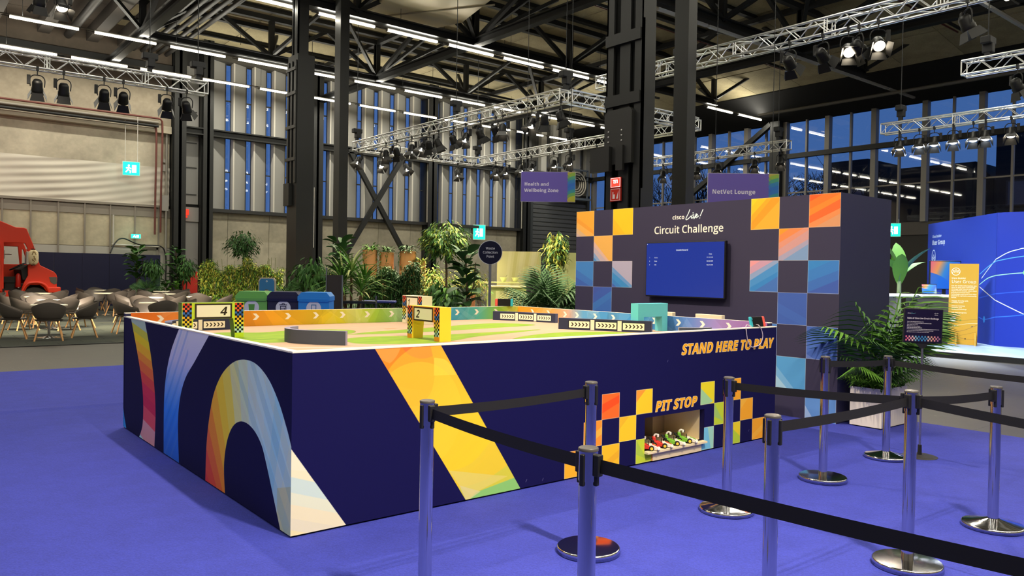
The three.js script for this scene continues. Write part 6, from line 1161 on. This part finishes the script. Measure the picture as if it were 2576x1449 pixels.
// ================================================================ RIGHT-HAND BOOTH
{
  const pl = thing('booth_platform', 'light blue raised booth platform with a black edge', 'platform', [0, YF, 0]);
  obj('deck', b2(15.25, 22, 0.04, 0.105, -8.5, 8), mat('#a9c6e6', 0.6), pl); obj('edge', [b2(15.2, 15.25, 0, 0.112, -8.5, 8), b2(15.25, 22, 0, 0.04, -8.5, 8)], black, pl);
  const texB = print(6, 3.06, 200, (c) => {                        // the network drawing, starting at the bend
    c.fillStyle = '#2439a8'; c.fillRect(0, 0, 6, 3.2);
    c.lineWidth = 0.02; c.lineCap = 'round';
    const ln = (k, a) => { c.strokeStyle = k; c.beginPath(); smooth(c, a); c.stroke(); };
    ln('#dff2f4', [[0, 2.0], [0.4, 2.2], [1.2, 2.25], [6, 2.3]]); ln('#58aef0', [[0, 1.95], [0.5, 2.05], [1.4, 2.12], [6, 2.2]]); ln('#a6e7c9', [[0, 1.62], [0.5, 1.68], [1.2, 1.7], [6, 1.75]]); ln('#3560e0', [[0, 1.2], [1.2, 1.3], [6, 1.5]]); ln('#e8e4dc', [[0, 1.05], [0.6, 0.75], [1.2, 0.52], [6, -0.5]]); ln('#3c78f0', [[0, 0.66], [0.6, 0.75], [1.2, 0.95], [6, 1.6]]);
    for (const [x, y, k, r] of [[0.62, 1.69, '#7be08a', 0.075], [1.05, 2.25, '#a8e2f6', 0.07]]) { c.fillStyle = k; c.beginPath(); c.arc(x, y, r, 0, 7); c.fill(); }
  });
  const texB1 = print(4.0, 3.06, 200, (c) => {
    c.fillStyle = '#2b43b4'; c.fillRect(0, 0, 4, 3.2);
    c.lineWidth = 0.022; const ln = (k, a) => { c.strokeStyle = k; c.beginPath(); smooth(c, a); c.stroke(); };
    ln('#dff2f4', [[3.3, 1.55], [3.6, 1.75], [4, 2.0]]); ln('#58aef0', [[3.2, 1.65], [3.6, 1.82], [4, 1.95]]); ln('#a6e7c9', [[3.2, 1.4], [3.6, 1.55], [4, 1.62]]); ln('#3560e0', [[3.2, 1.08], [4, 1.2]]); ln('#e8e4dc', [[3.2, 1.35], [3.6, 1.2], [4, 1.05]]); ln('#3c78f0', [[3.2, 0.62], [3.5, 0.58], [4, 0.66]]);
    c.fillStyle = '#3f9af4'; c.beginPath(); c.ellipse(3.48, 0.58, 0.05, 0.08, 0, 0, 7); c.fill();
    txt(c, 'Cisco Insider', 0.3, 2.66, 0.07, { fill: '#cfe0ff' }); txt(c, 'User Group', 0.3, 2.46, 0.13, { w: 0.85, fill: '#e2ecff' });
    c.strokeStyle = '#cfe0ff'; c.lineWidth = 0.025; c.beginPath(); c.ellipse(0.42, 2.12, 0.12, 0.2, 0, 0, 7); c.stroke(); for (const [x, y] of [[0.36, 2.08], [0.42, 2.14], [0.48, 2.08]]) { c.beginPath(); c.ellipse(x, y, 0.03, 0.05, 0, 0, 7); c.stroke(); }
  });
  const w = thing('booth_wall', 'tall blue booth wall with coloured network lines reading User Group', 'partition', [18.07, 0.093, -2.57]);
  obj('wall_panel', b2(0, 0.1, 0, 3.06, 0, 6), mat('#2439a8', 0.6), w);
  obj('graphic', new THREE.PlaneGeometry(6, 3.06).rotateY(-PI / 2).translate(-0.003, 1.53, 3), matPrint(texB), w);
  const a = sub('angled_panel', w); a.rotation.y = -PI / 2 - 0.87 + PI / 2 + PI / 2;
  const L = 4.0, g = new THREE.PlaneGeometry(L, 3.06);
  // runs from the bend away to the left and back
  a.rotation.y = 0; const dx = 0.73, dz = -0.684;
  const pan = obj('panel_body', beam(V(0.036, 1.53, 0.0355), V(0.036 + dx * L, 1.53, 0.0355 + dz * L), 0.098, 3.06), mat('#2b43b4', 0.6), a);
  const ang = Math.atan2(-dz * -1, -dx * -1);
  const f = obj('graphic', g, matPrint(texB1), a); f.position.set((dx * L) / 2 - 0.003, 1.53, (dz * L) / 2 - 0.003); f.rotation.y = Math.atan2(dz, -dx) ; 
  // face towards the camera
  f.lookAt(f.getWorldPosition(V(0, 0, 0)).add(V(dz, 0, -dx)));
  const y = thing('yellow_standee', 'yellow freestanding board reading User Group with two round feet', 'board', [17.57, 0.093, -3.06], -PI / 2 + 0.38);
  const ty = canvas(384, 1200, (c, W, H) => {
    c.fillStyle = '#d9a63c'; c.fillRect(0, 0, W, H); c.strokeStyle = '#fbf0d4'; c.fillStyle = '#fbf0d4'; c.lineWidth = 9; c.beginPath(); c.arc(86, 118, 54, 0, 7); c.stroke();
    for (const [x, yy] of [[58, 128], [86, 116], [114, 128]]) { c.beginPath(); c.arc(x, yy - 22, 10, 0, 7); c.fill(); c.beginPath(); c.arc(x, yy + 12, 16, PI, 2 * PI); c.lineWidth = 7; c.stroke(); }
    c.font = 'bold 30px sans-serif'; c.fillText('Cisco Insider', 32, 226); c.font = '62px sans-serif'; c.fillText('User Group', 32, 288);
    c.font = 'bold 22px sans-serif'; ['Get the inside information you', 'need to plan your technology', 'strategy with Cisco\u2019s online', 'digital USER GROUP. Share best', 'practices around Cisco', 'technologies and learn from other', 'experts in a private community', 'forum.'].forEach((s, i) => c.fillText(s, 32, 336 + i * 25, 330));
    ['Engage directly with', 'product teams', '', 'Attend roadmap', 'sessions and', 'technical briefings', '', 'Join beta programs'].forEach((s, i) => c.fillText(s, 40, 560 + i * 25)); c.fillText('Apply today!', 26, 768);
    c.fillStyle = '#e9e6df'; c.fillRect(26, 790, 70, 66);
    const ln = (k, a) => { c.strokeStyle = k; c.lineWidth = 4; c.beginPath(); smooth(c, a); c.stroke(); };
    ln('#fbf0d4', [[0, 960], [90, 925], [240, 890], [384, 880]]); ln('#a5803a', [[0, 880], [200, 840], [384, 820]]); ln('#8a6a4a', [[0, 1030], [200, 990], [384, 900]]); ln('#a5803a', [[0, 1100], [180, 1060], [384, 1000]]); ln('#8a6a4a', [[0, 1060], [180, 1110], [384, 1120]]);
    for (const [x, yy, k] of [[84, 928, '#fbf0d4'], [314, 928, '#6f5a4e'], [228, 1113, '#4a3a26'], [160, 836, '#7fae4a']]) { c.fillStyle = k; c.beginPath(); c.arc(x, yy, 10, 0, 7); c.fill(); }
  });
  obj('board', b2(-0.295, 0.295, 0.01, 1.88, -0.03, 0), mat('#e6cf9c', 0.6), y); obj('face', new THREE.PlaneGeometry(0.59, 1.87).translate(0, 0.945, 0.002), matPrint(ty), y);
  for (const s of [-0.12, 0.26]) obj('foot', ext([[0.005, 0], [0.22, 0], [0.2, 0.12], [0.14, 0.22], [0.06, 0.28], [0.005, 0.29]], 0.02).rotateY(-PI / 2).translate(s, 0, 0), mat('#e0b04a', 0.6), y);
  const d = thing('booth_desk', 'white topped grey booth desk behind the palms', 'desk', [17.3, 0.093, -4.0], -0.68);
  obj('desk_top', rbx(1.5, 0.06, 0.6, 0, 1.12, 0, 0.01), mat('#f1eee8', 0.5), d); obj('front', b2(-0.1, 0.72, 0, 1.09, -0.28, 0.26), mat('#4d4a46', 0.6), d); obj('leg', [b2(-0.6, -0.55, 0, 1.09, -0.25, 0.25)], mat('#6d6a66', 0.5), d);
  const tS = canvas(256, 160, (c) => { c.fillStyle = grad(c, 0, 0, 256, 160, [[0, '#e86a8a'], [0.25, '#f0a05a'], [0.45, '#3a8ee0'], [0.75, '#2f5fe0'], [1, '#d8e8ff']]); c.fillRect(0, 0, 256, 160); c.fillStyle = 'rgba(30,110,240,0.85)'; c.beginPath(); c.ellipse(60, 140, 170, 60, 0.3, 0, 7); c.fill(); });
  const scr = (k) => mat('#0a0a12', 0.3, 0, { emissive: 0xffffff, emissiveMap: tS, emissiveIntensity: k });
  const lp = thing('laptop', 'open laptop with a colourful screen on the booth desk', 'laptop', [17.55, 1.243, -3.8], -0.75);
  obj('base', rbx(0.34, 0.015, 0.23, 0, 0.008, 0.1, 0.005), mat('#2a2a2c', 0.4), lp); obj('lid', bx(0.35, 0.235, 0.01, 0, 0.13, -0.03, -0.15), mat('#1c1c1e', 0.4), lp); obj('screen', new THREE.PlaneGeometry(0.33, 0.21).rotateX(-0.15).translate(0, 0.13, -0.0235), scr(1.1), lp);
  const mo = thing('booth_monitor', 'large dark framed monitor behind the yellow board', 'monitor', [18.75, 0.093, -3.95], -0.75);
  obj('bezel', rbx(0.75, 0.72, 0.05, 0, 1.62, 0, 0.01), black, mo); obj('screen', new THREE.PlaneGeometry(0.71, 0.68).translate(0, 1.62, 0.027), scr(0.5), mo); obj('stand', [b2(-0.04, 0.04, 0, 1.3, -0.05, -0.01), b2(-0.25, 0.25, 0, 0.02, -0.25, 0.2)], black, mo);
  for (const [x, z, l] of [[18.9, -4.9, 'left'], [19.3, -5.2, 'right']]) { }
  const bn = thing('banana_plant', 'tall banana plant with broad leaves behind the display wall end', 'plant', [19.5, 0.093, -5.4]); pot(bn, 0.5, 0.5, mPotDark);
  const gBan = leafGeo(1.25, 0.42, 0.35, 0.35, 10); [[0.2, 0.25, 1], [2.2, 0.1, 0.9], [3.6, 0.2, 1.05], [5.2, 0.35, 0.9], [1.2, 0.6, 0.8], [4.5, 0.7, 0.85]].forEach(([yaw, up, s], i) => { const o = obj('leaf', gBan, i % 2 ? G.fresh : mat('#7fae6a', 0.4), bn); o.position.set(0, 1.35 + (i % 3) * 0.15, 0); o.rotation.set(-PI / 2 + up * 1.2, yaw, 0, 'YXZ'); o.scale.setScalar(s); }); obj('stem', cyl(0.05, 0.07, 1.1, 0, 0.95, 0, 12), G.pale, bn);
}
// ---- planter with palm and ferns at the display wall
{
  const t = thing('white_planter', 'white square planter with palm and ferns beside the display wall', 'planter', [6.52, 0, 0.3], 0);
  obj('planter', b2(-0.29, 0.29, 0.012, 0.42, -0.17, 0.17), mat('#efe7da', 0.55), t); obj('soil', b2(-0.27, 0.27, 0.41, 0.425, -0.15, 0.15), soil, t); obj('skid', b2(-0.27, 0.27, 0, 0.012, -0.15, 0.15), black, t);
  for (let i = 0; i < 26; i++) { const o = obj('frond', gFronds[i % 3], [G.mid, G.fresh, G.mid, G.fresh, G.dark][i % 5], t); o.position.set(rr(-0.2, 0.2), 0.42, rr(-0.1, 0.12)); o.rotation.set(i % 3 === 0 ? -rr(0.1, 0.4) : -rr(0.55, 0.95), ((i * 0.618) % 1 - 0.5) * 3.8, 0, 'YXZ'); o.scale.setScalar(i % 3 === 0 ? rr(0.5, 0.8) : rr(0.8, 1.2)); }
  const F = []; for (let i = 0; i < 110; i++) { const a = rnd() * 6.3, L = rr(0.16, 0.34), p = V(rr(-0.26, 0.26), 0.42, rr(-0.15, 0.15)); for (let k = 1; k < 9; k++) { const u = k / 9, q = V(p.x + Math.sin(a) * L * u, p.y + L * (1.1 * u - 0.8 * u * u), p.z + Math.cos(a) * L * u); for (const s of [-1, 1]) F.push(put(gTiny, q, a + s * 1.2, 0.2, 0.75 * (1.1 - u * 0.7))); } }
  obj('fern', F, G.fresh, t).userData.kind = 'stuff';
  const F2 = []; for (let i = 0; i < 220; i++) { const a = rnd() * 6.3; F2.push(put(gSmall, V(rr(-0.3, 0.3), 0.42 + rr(0, 0.22), rr(-0.19, 0.2)), a, rr(-0.7, 0.6), rr(0.5, 1.2))); } obj('fern', F2, G.mid, t).userData.kind = 'stuff';
}
{ // rules board on its stand
  const t = thing('rules_stand', 'black framed rules board on a slim stand beside the planter', 'sign', [5.31, 0, 1.25], -0.75);
  const tr = canvas(512, 480, (c, W, H) => {
    c.fillStyle = '#1d1836'; c.fillRect(0, 0, W, H); c.fillStyle = '#f2ece6'; c.font = 'bold 20px sans-serif'; c.fillText('cisco', 30, 62); c.strokeStyle = '#7fd0dc'; c.lineWidth = 3; c.beginPath(); smooth(c, [[92, 40], [84, 66], [96, 62], [104, 54], [112, 62], [126, 56], [140, 50]]); c.stroke();
    for (let i = 0; i < 9; i++) { const h = [5, 9, 14, 9, 5, 9, 14, 9, 5][i]; c.fillRect(400 + i * 7, 52 - h, 3.5, h); } c.fillText('cisco', 404, 78);
    c.font = 'bold 32px sans-serif'; c.fillText('Rules of Cisco Live Circuit Challenge', 28, 140, 440);
    c.font = 'bold 15px sans-serif'; ['Stay in the designated play area', 'Drive your kart through each gate in numerical order', 'Stay within the track', 'Respect the other players', 'Keep calm and enjoy the challenge', 'Fastest times will be recorded for each player and shown on the leaderboard by the screen', 'Lap times are final once the finish line is crossed on the circuit', 'Our team is here to help you with the rules'].forEach((s, i) => c.fillText(s, 28, 186 + i * 22, 150 + [90, 190, 40, 60, 60, 300, 220, 160][i]));
    const k = ['#d96a86', '#e59aa6', '#e9c4c0', '#7fb4c4', '#3f86b4', '#3f8cc0', '#4f94bc', '#d8b8a8', '#e2a890', '#d98a90', '#a8708e']; for (let i = 0; i < 22; i++) for (let j = 0; j < 3; j++) if ((i + j) % 2 === 0) { c.fillStyle = k[Math.floor(i / 2)]; c.fillRect(14 + i * 22, 390 + j * 26, 22, 26); }
  });
  const b = sub('board', t, [0, 1.16, 0]); b.rotation.z = -0.02;
  obj('frame', rbx(0.335, 0.305, 0.02, 0, 0, 0, 0.006), black, b); obj('face', new THREE.PlaneGeometry(0.315, 0.285).translate(0, 0, 0.0115), matPrint(tr, 0.35), b);
  obj('neck', [ext([[-0.06, 0], [0.06, 0], [0.015, -0.05], [-0.015, -0.05]], 0.015).translate(0, 1.01, -0.01)], black, t);
  obj('pole', [cyl(0.0095, 0.0095, 0.92, 0, 0.5, 0, 12)], mat('#a9a8ad', 0.25, 0.9), t); obj('collar', cyl(0.016, 0.018, 0.09, 0, 0.06, 0, 12), black, t); obj('base', lathe([[0, 0.018], [0.12, 0.012], [0.145, 0.004], [0.145, 0], [0, 0]], 36), mat('#3e3c3b', 0.45, 0.4), t);
}
renderer.render(scene, camera);
